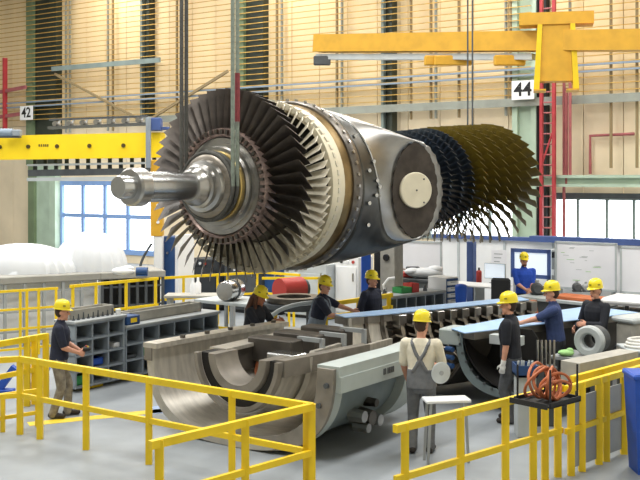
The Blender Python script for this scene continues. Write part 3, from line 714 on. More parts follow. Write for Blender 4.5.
pA = px(76, 393, 0); cA = cabinet('pigeonhole_cabinet', 'grey steel pigeonhole cabinet of twelve cells behind the worker with the remote', pA, 3, 4, .365, .262, .5, .08)
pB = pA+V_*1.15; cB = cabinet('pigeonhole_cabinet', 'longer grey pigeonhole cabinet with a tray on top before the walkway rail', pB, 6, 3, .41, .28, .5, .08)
def local(o, x, y, z): return Vector(o.location)+Matrix.Rotation(o.rotation_euler.z, 3, 'Z') @ Vector((x, y, z))
def tray(label, o, x0, x1, y0, y1, z, h):
    t = thing('parts_tray', label, 'tray', local(o, 0, 0, z), RZ)
    M().box(x0, x1, y0, y1, 0, .02).build('base', 'concrete', t)
    for a in ((x0, x0+.03, y0, y1), (x1-.03, x1, y0, y1), (x0, x1, y0, y0+.03), (x0, x1, y1-.03, y1)): M().box(*a, 0, h).build('side', 'concrete', t)
    return t
tray('shallow grey parts tray on the twelve cell cabinet', cA, -.5, -.2, .05, 1.05, 1.196, .16)
tray('long grey parts tray on the longer pigeonhole cabinet', cB, -.5, -.2, .3, 2.2, .988, .18)
for i in range(9):
    o = M().cyl((0, 0, 0), (0, 0, .08+.02*(i % 3)), .016, .010, n=8).cyl((0, 0, 0), (0, 0, .02), .025, n=8).build('tool_holder', 'grey_dark', loc=local(cA, -.12, .05+.11*i, 1.196), smooth=True)
    tag(o, 'small dark tool holder standing in a row behind the parts tray', 'tool', 'tool holders in a row')
def bin_(label, o, y0, y1, z, h, m, cat='box', x0=-.4, x1=-.06):
    b = M(); b.box(x0, x1, y0, y1, 0, .02)
    for a in ((x0, x0+.02, y0, y1), (x1-.02, x1, y0, y1), (x0, x1, y0, y0+.02), (x0, x1, y1-.02, y1)): b.box(*a, 0, h)
    q = b.build('storage_box', m, loc=local(o, 0, 0, z), rz=RZ); tag(q, label, cat, 'boxes in the cabinets')
bin_('blue box in the middle cell of the twelve cell cabinet', cA, .42, .66, .36+.02, .12, 'royal')
bin_('green box in the bottom cell of the twelve cell cabinet', cA, .04, .32, .10, .16, 'green_box')
bin_('small white box on the upper shelf of the twelve cell cabinet', cA, .9, 1.05, .624, .08, 'white')
bin_('yellow box on the floor under the twelve cell cabinet', cA, .3, .66, .0, .055, 'yellow')
bin_('green box in the longer pigeonhole cabinet', cB, .45, .72, .38, .16, 'green_box')
bin_('small dark green box beside the cabinet corner in a cell', cB, .08, .3, .38, .06, 'grey_dark')
t = thing('display_box', 'small dark blue box with a yellow label at the cabinet corner', 'device', local(cB, -.15, .17, .988), RZ)
M().cbox(-.12, .16, -.16, .16, 0, .16, .01).build('case', 'deep_blue', t); M().box(.16, .165, -.07, .08, .04, .12).build('label_plate', 'yellow', t)
t = thing('paper_cup', 'white cup on the twelve cell cabinet', 'cup', local(cA, -.1, 1.05, 1.196)); M().cyl((0, 0, 0), (0, 0, .09), .04, .05).build('cup_body', 'white', t, True)
# ================================================================ platform with tarpaulins at the back
def plat(label, p, q, z1, dep, cols, rows, m_back, m_bar, name='storage_platform'):
    d = (q-p); L = d.length; rz = math.atan2(d.y, d.x); t = thing(name, label, 'platform', (p.x, p.y, 0), rz)
    M().cbox(-.05, L+.05, -.05, dep, z1-.16, z1, .02).build('deck', 'deck', t); M().box(0, L, .22, .25, 0, z1-.16).build('back_panel', m_back, t)
    for i in range(cols+1): M().box(i*L/cols-.03, i*L/cols+.03, -.02, .04, 0, z1-.16).build('upright', m_bar, t)
    for j in range(rows): M().box(0, L, -.01, .03, .3+j*.42, .34+j*.42).build('crossbar', m_bar, t)
    for x in (.06, L-.06): M().box(x-.05, x+.05, dep-.2, dep-.1, 0, z1-.16).build('leg', m_bar, t)
    return t
p1 = px(-15, 278, 1.5); q1 = px(100, 272.5, 1.5); q2 = px(163, 270, 1.5)
plat('grey decked platform with grid front below the white tarpaulins', p1, q1, 1.5, 1.8, 6, 3, 'white', 'grey')
plat('grey decked rack with dark open bays behind the walkway rail', q1+Vector((.05, 0, 0)), q2, 1.5, 1.2, 7, 3, 'black_panel', 'grey_dark')
def tarp(label, c, rx, ry, h, nrib, ph):
    b = M(); n = 64; k = 12; vs = []
    for i in range(k+1):
        t_ = i/k
        for j in range(n):
            a = 2*PI*j/n; rr = math.cos(t_*PI/2)**.9
            w_ = 1+.03*math.sin(nrib*a+ph)*(1-t_*.6)
            vs.append((rx*rr*w_*math.cos(a), ry*rr*w_*math.sin(a), h*math.sin(t_*PI/2)*(1+.03*math.sin(3*a+ph))))
    b.add(vs, [(i*n+j, i*n+(j+1) % n, (i+1)*n+(j+1) % n, (i+1)*n+j) for i in range(k) for j in range(n)])
    b.add([(rx*math.cos(2*PI*j/n), ry*math.sin(2*PI*j/n), 0) for j in range(n)], [tuple(range(n))])
    return tag(b.build('tarpaulin', 'tarp', loc=c, smooth=True), label, 'tarpaulin', 'white tarpaulins')
DT = p1.y-.1
ta = pd(22, 271, 22.4); ta.z = 1.5; tarp('low wide white tarpaulin at the edge of the platform', ta, 1.25, .7, .62, 30, 0)
tb = pd(90, 268, 23.0); tb.z = 1.5; tarp('taller ribbed white tarpaulin in front of the gate window', tb, .85, .7, .86, 40, 1)
t = thing('cloth_bundle', 'folded pale cloth bundle on the dark rack', 'cloth', tuple(pd(123, 268, 21.6).xy)+(1.5,)); M().ell((0, 0, .09), (.25, .2, .09)).ell((.1, 0, .15), (.14, .12, .06)).build('cloth', 'white', t, True)
t = thing('small_motor', 'small blue motor on the dark rack beside the mast', 'motor', tuple(pd(142, 266, 21.4).xy)+(1.5,)); M().cyl((-.12, 0, .1), (.12, 0, .1), .09).build('motor_body', 'deep_blue', t, True); M().cbox(-.12, .12, -.08, .08, 0, .03, .01).build('foot', 'deep_blue', t)
# ================================================================ things by the walkway in the middle
def at(x, y, D, z=None):
    p = pd(x, y, D); return Vector((p.x, p.y, p.z if z is None else z))
zc = CH-(325-HZ)*.0
t = thing('work_table', 'pale work table under the blade fan behind the worker in black shirt', 'table', (-1.15, 20.1, 0), RZ)
M().cbox(-1.4, .0, -.5, .5, 1.05, 1.12, .01).build('table_top', 'grey_light', t)
for x in (-1.3, -.1):
    for y in (-.4, .4): M().box(x-.03, x+.03, y-.03, y+.03, 0, 1.05).build('leg', 'grey', t)
M().box(-1.3, -.1, -.42, -.38, .55, .6).build('stretcher', 'yellow', t)
t = thing('steel_drum', 'bright steel cylinder with a strap lying on the work table', 'cylinder', tuple(pd(231, 300, 20.3).xy)+(1.12+.21,), math.radians(-20))
M().lathe([(-.3, 0), (-.3, .18), (-.27, .2), (.27, .2), (.3, .18), (.3, 0)], 28).build('drum_body', 'steel_bright', t, True); M().lathe([(-.04, .2), (-.04, .212), (.04, .212), (.04, .2)], 28).build('strap', 'grey_dark', t, True)
t = thing('red_drum', 'red drum lying beside the walkway rail', 'drum', tuple(pd(290, 290, 22).xy)+(1.15,), math.radians(-50)); M().lathe([(-.3, 0), (-.3, .26), (.3, .26), (.3, 0)], 28).build('drum_body', 'red_box', t, True); M().lathe([(.3, 0), (.3, .22), (.42, .2), (.42, 0)], 28).build('drum_end', 'grey_dark', t, True)
t = thing('drum_stand', 'low grey stand below the red drum', 'stand', (pd(290, 290, 22).x, 22, 0)); M().cbox(-.5, .5, -.35, .35, .82, .89, .01).build('stand_top', 'grey', t)
for x in (-.4, .4): M().box(x-.04, x+.04, -.3, .3, 0, .82).build('leg', 'grey_dark', t)
for i, (w_, z_) in enumerate(((.62, .0), (.56, .12))):
    o = M().lathe([(0, .35), (0, w_), (.09, w_), (.09, .35)], 40); o.v = [(x, z, y) for x, y, z in o.v]
    o = o.build('sealing_ring', ('grey_dark', 'steel_dark')[i], loc=tuple(pd(294, 305, 20.2).xy)+(1.0+z_,), smooth=True); tag(o, ('broad dark sealing ring, lower of the pile', 'dark sealing ring lying on a broader one')[i], 'ring', 'sealing rings')
t = thing('ring_trestle', 'dark trestle that carries the sealing rings', 'trestle', (pd(294, 305, 20.2).x, 20.2, 0)); M().cbox(-.55, .55, -.3, .3, .93, 1.0, .01).build('trestle_top', 'grey_dark', t)
for x in (-.45, .45): M().bar((x, 0, 0), (x*.8, 0, .93), .07).build('leg', 'yellow', t)
# arched steel hoop before the table
t = thing('steel_hoop', 'thin arched steel hoop between the worker in black shirt and the one in dungarees', 'hoop', (pd(292, 330, 18.3).x, 18.3, 0), math.radians(-5))
pts = [(-.42+.0*i, 0, .0) for i in range(1)]+[(-.42+.95*(1-math.cos(a)), 0, .95+.38*math.sin(a)) for a in [i*PI/2/8 for i in range(9)]]
M().tube(pts, .04, 8).build('hoop_bar', 'grey_light', t, True); M().box(.45, .53, -.04, .04, 0, 1.31).build('foot_post', 'grey', t)
# white figure-like bottle group by the blue cabinet
for i, x in enumerate((193, 198)):
    o = M().lathe([(0, 0), (0, .07), (.22, .07), (.28, .03), (.36, .03), (.36, 0)], 16); o.v = [(x_, z_, y_) for x_, y_, z_ in o.v]
    o = o.build('spray_bottle', 'white', loc=tuple(pd(x, 300, 22.3+i*.2).xy)+(1.0,), smooth=True); tag(o, ('white bottle nearer the blue cabinet', 'white bottle farther from the blue cabinet')[i], 'bottle', 'white bottles')
t = thing('bottle_bench', 'low bench that carries two white bottles', 'bench', (pd(197, 300, 22.4).x, 22.4, 0)); M().cbox(-.7, .9, -.3, .3, .94, 1.0, .01).build('bench_top', 'concrete', t)
for x in (-.6, .8): M().box(x-.04, x+.04, -.25, .25, 0, .94).build('leg', 'grey', t)
# concrete pillar and whiteboards in the middle
t = thing('machine_pillar', 'pale grey machine pillar with a dark hole between the back worker and the boards', 'pillar', (pd(391, 260, 23.4).x, 23.4, 0), RZ)
M().cbox(-.18, .22, -.2, .2, 0, 2.25, .02).build('pillar_body', 'concrete', t); M().cyl((0, -.24, 1.75), (0, -.19, 1.75), .08, n=16).build('port', 'black_panel', t); M().cbox(-.38, -.2, -.15, .2, 0, 2.2, .01).build('side_duct', 'black_panel', t)
t = thing('blue_post', 'blue steel post beside the pillar behind the helmet', 'post', (pd(366, 262, 23.2).x, 23.2, 0)); M().cbox(-.11, .11, -.1, .1, 0, 1.9, .01).build('shaft', 'royal', t); M().box(-.2, .2, -.18, .18, 0, .03).build('foot_plate', 'royal', t)
def board(name, label, x0, x1, y0, y1, D, m, fm, fw=.05, rz=RZ, cat='board', foot=True):
    a = pd(x0, y1, D); 
    k0, k1 = (x0-320)/F, (x1-320)/F; wdt = (k1-k0)*D/(math.cos(rz)-k1*math.sin(rz))
    z1 = CH-(y0-HZ)*D/F; z0 = a.z; t = thing(name, label, cat, (a.x, a.y, 0), rz)
    M().box(0, wdt, 0, .03, z0, z1).build('surface', m, t)
    for q in ((-.0, wdt, z1-fw, z1), (0, wdt, z0, z0+fw), (0, fw, z0, z1), (wdt-fw, wdt, z0, z1)): M().box(q[0], q[1], -.02, .0, q[2], q[3]).build('frame', fm, t)
    if foot:
        for x in (.08, wdt-.08): M().box(x-.03, x+.03, .03, .09, 0, z1).build('stand_post', 'grey', t)
    return t, wdt, z0, z1
board('notice_board', 'wide pale notice board behind the green and red boxes', 400, 442, 240, 274, 26.0, 'white_board', 'grey_light')
t, wd, z0, z1 = board('whiteboard', 'large whiteboard behind the worker in the dark jacket', 555, 617, 241, 288, 25.6, 'white_board', 'grey_light')
random.seed(3)
for k in range(16):                       # faint pen strokes
    x, z = random.uniform(.15, wd-.4), random.uniform(z0+.2, z1-.15); M().box(x, x+random.uniform(.05, .22), -.006, 0, z, z+.012).build('pen_stroke', ('grey_light', 'grey_light', 'green_cloth')[k % 3], t)
board('whiteboard', 'narrower whiteboard at the edge under the blue band', 620, 662, 246, 293, 24.3, 'white_board', 'grey_light')
t, wd, z0, z1 = board('display_screen', 'bright screen in a dark blue frame behind the worker in the royal blue shirt', 511, 551, 248, 277, 26.2, 'screen', 'beam_blue', .1, cat='screen')
# partition wall with blue band under the ribbon window
a = pd(425, 236, 28.2); kk = (700-320)/F
pt = struct(M().box(0, 10.5, .5, .62, 0, 1.9).build('wall_partition', 'white', loc=(a.x, a.y, 0), rz=RZ), 'white partition below the ribbon window')
M().box(3.0, 10.5, .30, .66, 1.9, 2.05).build('blue_band', 'beam_blue', pt)
M().box(0, 3.0, .40, .66, 1.9, 2.0).build('blue_band', 'beam_blue', pt)
for x in (.8, 2.2, 3.6, 5.2, 6.9, 8.6): M().box(x-.03, x+.03, .47, .5, 0, 1.9).build('joint_strip', 'grey_light', pt)
t = thing('blue_post', 'blue post between the notice board and the office chair', 'post', (pd(434, 262, 25.6).x+.9, 25.2, 0), RZ); M().cbox(-.09, .09, -.1, .1, 0, 2.0, .01).build('shaft', 'beam_blue', t); M().box(-.2, .2, -.2, .2, 0, .03).build('foot_plate', 'beam_blue', t)
t = thing('tool_cabinet', 'tall grey locker with a small dark unit beside the screen frame', 'locker', (pd(555, 262, 25.9).x, 25.9, 0), RZ); M().cbox(-.15, .14, -.2, .2, 0, 1.75, .01).build('body', 'grey', t); M().box(-.1, .12, -.22, -.2, 1.55, 1.7).build('control_unit', 'black_panel', t); M().box(-.06, .06, -.215, -.2, 1.1, 1.25).build('paper_note', 'white', t)
# benches under the notice board
pC = px(388, 318, .35); t = None
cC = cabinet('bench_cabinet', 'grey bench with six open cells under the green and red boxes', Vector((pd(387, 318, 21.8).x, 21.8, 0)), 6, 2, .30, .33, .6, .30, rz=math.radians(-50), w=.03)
def cl(x, y, z): return local(cC, x, y, z)
ztop = .3+.66+.065
for nm, lab, m, y0, h, w_ in (('parts_box', 'green plastic box on the bench with six cells', 'green_box', .55, .13, .32), ('parts_box', 'red plastic box beside the green one on the bench', 'red_box', .88, .2, .22)):
    b = M(); b.box(-.4, -.1, y0, y0+w_, 0, .02)
    for q in ((-.4, -.38, y0, y0+w_), (-.12, -.1, y0, y0+w_), (-.4, -.1, y0, y0+.02), (-.4, -.1, y0+w_-.02, y0+w_)): b.box(*q, 0, h)
    tag(b.build(nm, m, loc=cl(0, 0, ztop), rz=cC.rotation_euler.z), lab, 'box')
t = thing('clamp_stand', 'white bent clamp stand at the end of the bench with six cells', 'clamp', cl(-.3, .25, ztop)); M().tube([(0, 0, 0), (-.05, 0, .2), (.06, 0, .34), (.2, 0, .36)], .03, 8).build('arm', 'white', t, True); M().cbox(-.1, .1, -.08, .08, 0, .03, .01).build('foot', 'white', t)
for i in range(5):
    q = cl(-.2-.07*(i % 3), .1+.09*i if i < 3 else 1.15+.08*i, ztop); o = M().cyl((0, 0, 0), (0, 0, .06+.02*(i % 2)), .05, .035, n=10).cyl((0, 0, .05), (0, 0, .12), .02, n=8).build('machine_fitting', 'grey_dark', loc=q, smooth=True)
    tag(o, 'small dark machine fitting lying on the bench with six cells', 'fitting', 'fittings on the bench')
t = thing('drawer_cabinet', 'white drawer cabinet with dark gaps at the end of the bench', 'cabinet', cl(0, 1.9, 0), math.radians(-50))
M().cbox(-.6, -.03, 0, .42, .0, 1.3, .01).build('body', 'white', t)
M().box(-.03, -.01, .02, .40, .1, 1.27).build('front_frame', 'deep_blue', t)
for j in range(8): d_ = M().cbox(-.02, .02, .03, .39, .13+.142*j, .22+.142*j, .008).build('drawer', 'white', t); M().box(.02, .035, .12, .30, .19+.142*j, .205+.142*j).build('handle', 'grey', d_)
t = thing('cloth_bundle', 'crumpled white cloth on the far counter behind the drawer cabinet', 'cloth', tuple(pd(425, 272, 24.2).xy)+(1.18,)); M().ell((0, 0, .12), (.45, .25, .13)).ell((.25, .05, .2), (.2, .2, .1)).ell((-.3, 0, .16), (.2, .2, .09)).build('cloth', 'tarp', t, True)
t = thing('far_counter', 'dark grey counter below the notice board', 'counter', (pd(400, 280, 24.6).x, 24.6, 0), RZ); M().cbox(-.1, 1.15, -.4, .5, 1.1, 1.18, .01).build('counter_top', 'grey_dark', t); M().box(0, 1.1, -.3, .4, 0, 1.1).build('counter_body', 'grey', t)
t = thing('red_vise', 'red vise with black jaw at the end of the far counter', 'vise', tuple(pd(408, 268, 24.4).xy)+(1.18,)); M().cbox(-.14, .14, -.12, .12, 0, .14, .03).build('base', 'red_box', t); M().cbox(-.05, .28, -.08, .08, .14, .26, .02).build('jaw', 'grey_dark', t); M().cyl((-.25, 0, .2), (.3, 0, .2), .02).build('spindle', 'steel', t)
# desk, monitor and chair by the partition
t = thing('office_desk', 'pale office desk under the small monitor', 'desk', (pd(470, 290, 24.0).x, 24.2, 0), RZ); M().cbox(-.6, .95, -.35, .45, 1.0, 1.04, .01).build('desk_top', 'white', t)
for x in (-.5, .85): M().box(x-.03, x+.03, -.28, .38, 0, 1.0).build('leg', 'grey', t)
t = thing('monitor', 'small bright computer monitor on the office desk', 'monitor', tuple(pd(495, 270, 24.4).xy)+(1.04,), RZ); M().cbox(-.28, .28, -.02, .03, .10, .48, .01).build('bezel', 'grey_light', t); M().box(-.26, .26, -.025, -.02, .12, .46).build('screen', 'screen', t); M().cyl((0, .03, 0), (0, .03, .14), .03).build('stem', 'grey', t); M().cbox(-.12, .12, -.08, .1, 0, .015, .005).build('foot', 'grey', t)
t = thing('office_chair', 'black office chair before the monitor', 'chair', (pd(499, 290, 22.6).x, 22.6, 0), math.radians(160))
M().cbox(-.24, .24, -.22, .22, .62, .70, .03).build('seat', 'rubber', t); M().cbox(-.22, .22, -.27, -.20, .78, 1.32, .05).build('backrest', 'rubber', t); M().cyl((0, 0, .1), (0, 0, .62), .03).build('gas_column', 'grey_dark', t); M().cbox(-.03, .03, -.28, -.24, .64, .9, .01).build('back_bracket', 'grey_dark', t)
for k in range(5):
    a = 2*PI*k/5; f = M().bar((0, 0, .1), (.27*math.cos(a), .27*math.sin(a), .07), .04).build('base_leg', 'grey_dark', t); M().cyl((.27*math.cos(a), .27*math.sin(a)-.02, .035), (.27*math.cos(a), .27*math.sin(a)+.02, .035), .035).build('caster', 'rubber', f)
t = thing('wall_poster', 'white sheet pinned on the partition above the monitor', 'poster', pd(499, 262, 26.3), RZ); M().box(-.22, .22, 0, .01, -.1, .32).build('paper', 'white_board', t)
for k in range(3): M().box(-.14, .1-.04*k, -.004, 0, .2-.1*k, .22-.1*k).build('print_line', 'grey', t)
t = thing('bucket_chair', 'round royal blue container beside the drawer cabinet', 'container', (pd(461, 300, 22.6).x, 22.6, 0)); M().cyl((0, 0, .75), (0, 0, 1.15), .12, .14, n=24).ell((0, 0, 1.15), (.14, .14, .06)).build('container_body', 'royal', t, True); M().cyl((0, 0, 0), (0, 0, .75), .12).build('pedestal', 'grey_dark', t)
t = thing('fire_extinguisher', 'red fire extinguisher by the blue post', 'extinguisher', (pd(479, 275, 25).x, 25, 0)); M().cyl((0, 0, .9), (0, 0, 1.25), .07, n=16).ell((0, 0, 1.25), (.07, .07, .05)).build('bottle', 'red_box', t, True); M().cyl((0, 0, 1.28), (0, 0, 1.36), .025).build('valve', 'rubber', t); M().box(-.12, .12, -.12, .12, 0, .9).build('pedestal', 'grey', t)
# ================================================================ right foreground
p = px(570, 362, 1.1); q = px(629, 350, 1.1)
t = thing('steel_beam', 'long grey steel box beam behind the panelled guard rail', 'beam', (p.x, p.y, 0)); d = q-p; d.z = 0
M().bar((0, 0, .97), (d.x, d.y, .97), .3, .26).build('box_section', 'concrete', t)
for k in (.1, .9): M().box(d.x*k-.06, d.x*k+.06, d.y*k-.1, d.y*k+.1, 0, .84).build('support', 'grey_dark', t)
pc = pd(549, 401, 11.35)
t = thing('cable_tray', 'black tray hooked on the yellow guard rail under orange cables', 'tray', (pc.x, pc.y, pc.z), math.radians(42)); M().box(-.32, .26, -.25, .25, 0, .02).build('base', 'rubber', t)
for a in ((-.32, .26, -.25, -.23), (-.32, .26, .23, .25), (-.40, -.38, -.25, .25), (.24, .26, -.25, .25)): M().box(*a, 0, .06).build('rim', 'rubber', t)
for x in (-.29, .23):
    for y in (-.22,.22): M().cyl((x, y, .0), (x, y, .42), .012, n=6).build('stake', 'rubber', t)
random.seed(11)
for k in range(9):                        # coils of orange cable
    b = M(); n = 40; cx, cy, rx, rz_, tl = random.uniform(-.06, .04), random.uniform(-.12, .12), random.uniform(.15, .24), random.uniform(.1, .19), random.uniform(-.5, .5)
    pts = []
    for i in range(n):
        a = 2*PI*i/n; x = rx*math.cos(a); z = rz_*math.sin(a)*(1+.1*math.sin(2*a)); y = .08*math.sin(a+k)
        pts.append((cx+x*math.cos(tl)-z*math.sin(tl)*.5, cy+y, max(.03, rz_+.03+z*math.cos(tl)+x*math.sin(tl)*.5)))
    o = b.tube(pts, .017, 6, closed=True).build('cable_coil', ('orange', 'orange', 'orange_board')[k % 3], loc=(pc.x, pc.y, pc.z+.02), rz=math.radians(42), smooth=True)
    tag(o, 'loop of orange brown cable heaped in the black tray on the rail', 'cable', 'orange cable loops in the black tray')
p = px(520, 372, .85)
t = thing('blue_crate', 'blue crate on a white stand behind the worker with the white glove', 'crate', (pd(525, 370, 14.0).x, 14.0, 0)); b = M(); b.box(-.15, .15, -.18, .18, .84, .87)
for a in ((-.15, .15, -.18, -.16), (-.15, .15, .16, .18), (-.15, -.13, -.18, .18), (.13, .15, -.18, .18)): b.box(*a, .84, 1.0)
b.build('crate_body', 'deep_blue', t); M().cbox(-.13, .13, -.14, .14, 0, .84, .01).build('stand', 'grey_light', t)
for i in range(10): q = (-.11+.025*i, random.uniform(-.1, .1)); o = M().cyl((q[0], q[1], .87), (q[0]+.01, q[1], 1.03), .014, n=6).build('bolt_pin', 'grey_light', t)
t = thing('rod_rack', 'rack of upright steel rods before the worker in the blue shirt', 'rack', (pd(545, 360, 14.6).x, 14.6, 0)); M().cbox(-.16, .16, -.12, .12, .0, .86, .01).build('rack_base', 'grey_dark', t)
for i in range(5): M().cyl((-.12+.06*i, -.05, .86), (-.12+.06*i, -.05, 1.24), .018, n=8).build('rod', 'steel', t)
t = thing('part_stand', 'dark bench below the coupling ring', 'bench', (4.2, 15.65, 0), math.radians(-38)); M().cbox(-.5, .25, -.3, .42, .75, .815, .01).build('bench_top', 'grey', t)
for x in (-.44, .19):
    for y in (-.25, .36): M().box(x-.04, x+.04, y-.04, y+.04, 0, .75).build('leg', 'grey_dark', t)
t = thing('green_rag', 'pale green rag on the bench by the coupling ring', 'rag', (3.85, 15.65, .815)); M().ell((0, 0, .05), (.13, .1, .05)).ell((.06, 0, .08), (.06, .05, .05)).build('rag_cloth', 'green_cloth', t, True)
# weathered casing shell at the edge with pipes and white hoses
pg = px(604, 345, .6)
t = thing('casing_shell', 'weathered grey casing shell at the edge with slanting pale pipes', 'casing', (5.05, 16.1, 0), math.radians(35))
M().cbox(0, 2.2, 0, .38, 0, 1.25, .05).build('shell_body', 'concrete', t); M().cbox(-.06, 2.2, -.05, .42, 1.25, 1.34, .03).build('shell_flange', 'grey_light', t)
for a in (.28, 1.0): M().cyl((a, -.06, 1.2), (a+.55, -.10, .35), .04).build('pipe', 'hose_white', t, True)
for i in range(3):
    pts = []
    for k in range(32):
        a = 2*PI*k/32; pts.append((.2+.42*math.cos(a)*(1-.08*i), .24*math.sin(a)+.03*i, .02+.04*i))
    o = M().tube(pts, .02, 8, closed=True).build('white_hose', 'hose_white', loc=(pd(632, 345, 15.3).x+.12, 15.3, 1.015), smooth=True); tag(o, 'loop of white hose piled on the grey box at the edge', 'hose', 'white hose loops')
t = thing('hose_box', 'grey box that carries the white hoses at the edge', 'box', (pd(632, 345, 15.3).x+.12, 15.3, 0)); M().cbox(-.2, .7, -.28, .32, 0, .97, .02).build('box_body', 'grey', t); M().cbox(-.25, .75, -.33, .37, .97, 1.01, .01).build('lid', 'grey_light', t)
t = thing('white_cart', 'white cart with dark windows at the edge behind the weathered casing', 'cart', (pd(628, 305, 19.5).x, 19.6, 0), RZ); M().cbox(-.4, 1.2, -.3, .6, .3, 1.0, .03).build('cart_body', 'grey_dark', t); M().cbox(-.42, 1.25, -.34, .64, 1.13, 1.26, .05).build('cart_roof', 'white', t)
for x in (-.36, .1, .6, 1.15): M().box(x-.03, x+.03, -.3, -.25, 1.0, 1.13).build('roof_post', 'rubber', t)
for x in (-.1, .9): M().cyl((x, -.34, .17), (x, -.24, .17), .17, n=16).build('wheel', 'rubber', t)
t = thing('waste_bin', 'blue plastic bin at the edge beside the panelled guard rail', 'bin', (pd(648, 400, 12.3).x, 12.3, 0)); M().add([(-.18, -.18, 0), (.18, -.18, 0), (.18, .18, 0), (-.18, .18, 0), (-.23, -.23, 1.15), (.23, -.23, 1.15), (.23, .23, 1.15), (-.23, .23, 1.15)], [(0, 3, 2, 1), (4, 5, 6, 7), (0, 1, 5, 4), (1, 2, 6, 5), (2, 3, 7, 6), (3, 0, 4, 7)]).build('bin_body', 'royal', t); M().cbox(-.25, .25, -.25, .25, 1.15, 1.22, .02).build('lid', 'royal', t)
# parts behind the blue worker: dark machine fittings and an orange board on the far bench
t = thing('far_bench', 'low bench with an orange board behind the worker in the blue shirt', 'bench', (pd(545, 310, 21.6).x, 21.6, 0), math.radians(-45)); M().cbox(-.5, 1.6, -.4, .5, .98, 1.05, .01).build('bench_top', 'grey_light', t); M().box(-.4, 1.5, -.3, .4, 0, .98).build('bench_body', 'grey_dark', t); M().cbox(.3, 1.4, -.3, .3, 1.05, 1.12, .01).build('orange_board', 'orange_board', t)
for i, (x, y, s_) in enumerate(((537, 300, .13), (548, 297, .11), (577, 298, .10), (586, 300, .09))):
    q = pd(x, y, 21.8); t = thing('pump_unit', ('dark grey pump unit behind the front worker and blue shirted worker', 'smaller grey pump unit near the blue shirted worker', 'grey valve unit beside the orange board', 'small grey valve unit at the end of the orange board')[i], 'pump', (q.x, q.y, 1.12 if i > 1 else 1.06))
    M().lathe([(-s_, 0), (-s_, s_*.7), (-s_*.4, s_), (s_*.5, s_), (s_, s_*.5), (s_, 0)], 18).build('housing', ('grey_dark', 'grey')[i % 2], t, True).location.z = s_
    M().cyl((0, 0, s_), (0, 0, s_*2.4), s_*.35, n=12).build('port', 'grey', t, True); M().cbox(-s_, s_, -s_*.6, s_*.6, 0, s_*.3, .01).build('foot', 'grey_dark', t)
# floor markings
f = px(72, 419, 0)
struct(M().box(-1.2, 1.4, -.12, .12, 0, .004).build('floor_marking', 'floor_yellow', loc=(px(110, 416, 0).x, px(110, 416, 0).y, 0), rz=math.radians(25)), 'yellow floor stripe by the worker with the remote')
struct(M().box(-.5, .5, -.25, .25, 0, .004).build('floor_marking', 'floor_blue', loc=(px(180, 408, 0).x, px(180, 408, 0).y, 0), rz=math.radians(20)), 'pale blue floor patch beside the casing')
for i, x in enumerate((8, 40)):
    p = px(x, 392, .0); t = thing('jack_foot', ('blue slanted jack foot at the very edge', 'blue slanted jack foot near the doubled posts')[i], 'jack', (p.x, p.y, 0)); M().bar((-.15, 0, .05), (.12, 0, .42), .12).build('leg', 'royal', t); M().cbox(-.25, .1, -.1, .1, 0, .05, .01).build('foot', 'royal', t)
# dark machine cabinets and a grey control panel behind the walkway
for i, (x0, x1, yt, D, m, lab) in enumerate(((190, 222, 258, 27.5, 'cell_dark', 'dark machine cabinet beside the tall blue cabinet'), (224, 262, 264, 27.0, 'grey_dark', 'lower dark machine cabinet under the blade tips'),
                                           (264, 282, 268, 26.5, 'deep_blue', 'narrow blue machine cabinet between the dark and the pale ones'), (284, 330, 262, 26.0, 'grey_light', 'pale grey control panel behind the red drum'), (335, 360, 256, 25.5, 'white', 'white switch cabinet behind the helmet of the leaning worker'))):
    a = pd(x0, yt, D); wd_ = (x1-x0)*D/F/math.cos(HEAD)*.92; t = thing('machine_cabinet', lab, 'cabinet', (a.x, a.y, 0), RZ)
    M().cbox(0, wd_, 0, .7, .08, a.z, .02).build('body', m, t); M().box(.04, wd_-.04, .04, .6, 0, .08).build('plinth', 'rubber', t)
    dr = M().cbox(.05, wd_-.05, -.03, .0, .2, a.z-.25, .008).build('door', m, t); M().box(wd_-.16, wd_-.13, -.06, -.03, 1.0, 1.2).build('handle', 'steel', dr)
    for k in range(3): M().cyl((.2+.18*k, -.03, a.z-.13), (.2+.18*k, 0, a.z-.13), .04, n=10).build('gauge', ('rubber', 'white', 'red_box')[k], t)
t = thing('step_stool', 'small white topped stool before the bolted grey rim', 'stool', (pd(447, 400, 12.7).x, 12.7, 0), math.radians(8)); zt_ = pd(447, 398, 12.7).z
M().cbox(-.3, .28, -.14, .14, zt_-.04, zt_, .01).build('stool_top', 'white', t)
for x in (-.26, .24):
    for y in (-.1, .1): M().bar((x*1.05, y, 0), (x*.9, y, zt_-.04), .03).build('leg', 'grey', t)
c = pd(258, 352, 14.5)
t = thing('orange_hose', 'short orange hose standing up inside the bearing half ring', 'hose', (c.x, c.y, .62)); M().tube([(0, 0, 0), (-.02, 0, .2), (.02, 0, .36), (.06, 0, .48)], .035, 8).build('hose_run', 'orange', t, True); M().cyl((.06, 0, .47), (.07, 0, .52), .042).build('end_fitting', 'steel', t)
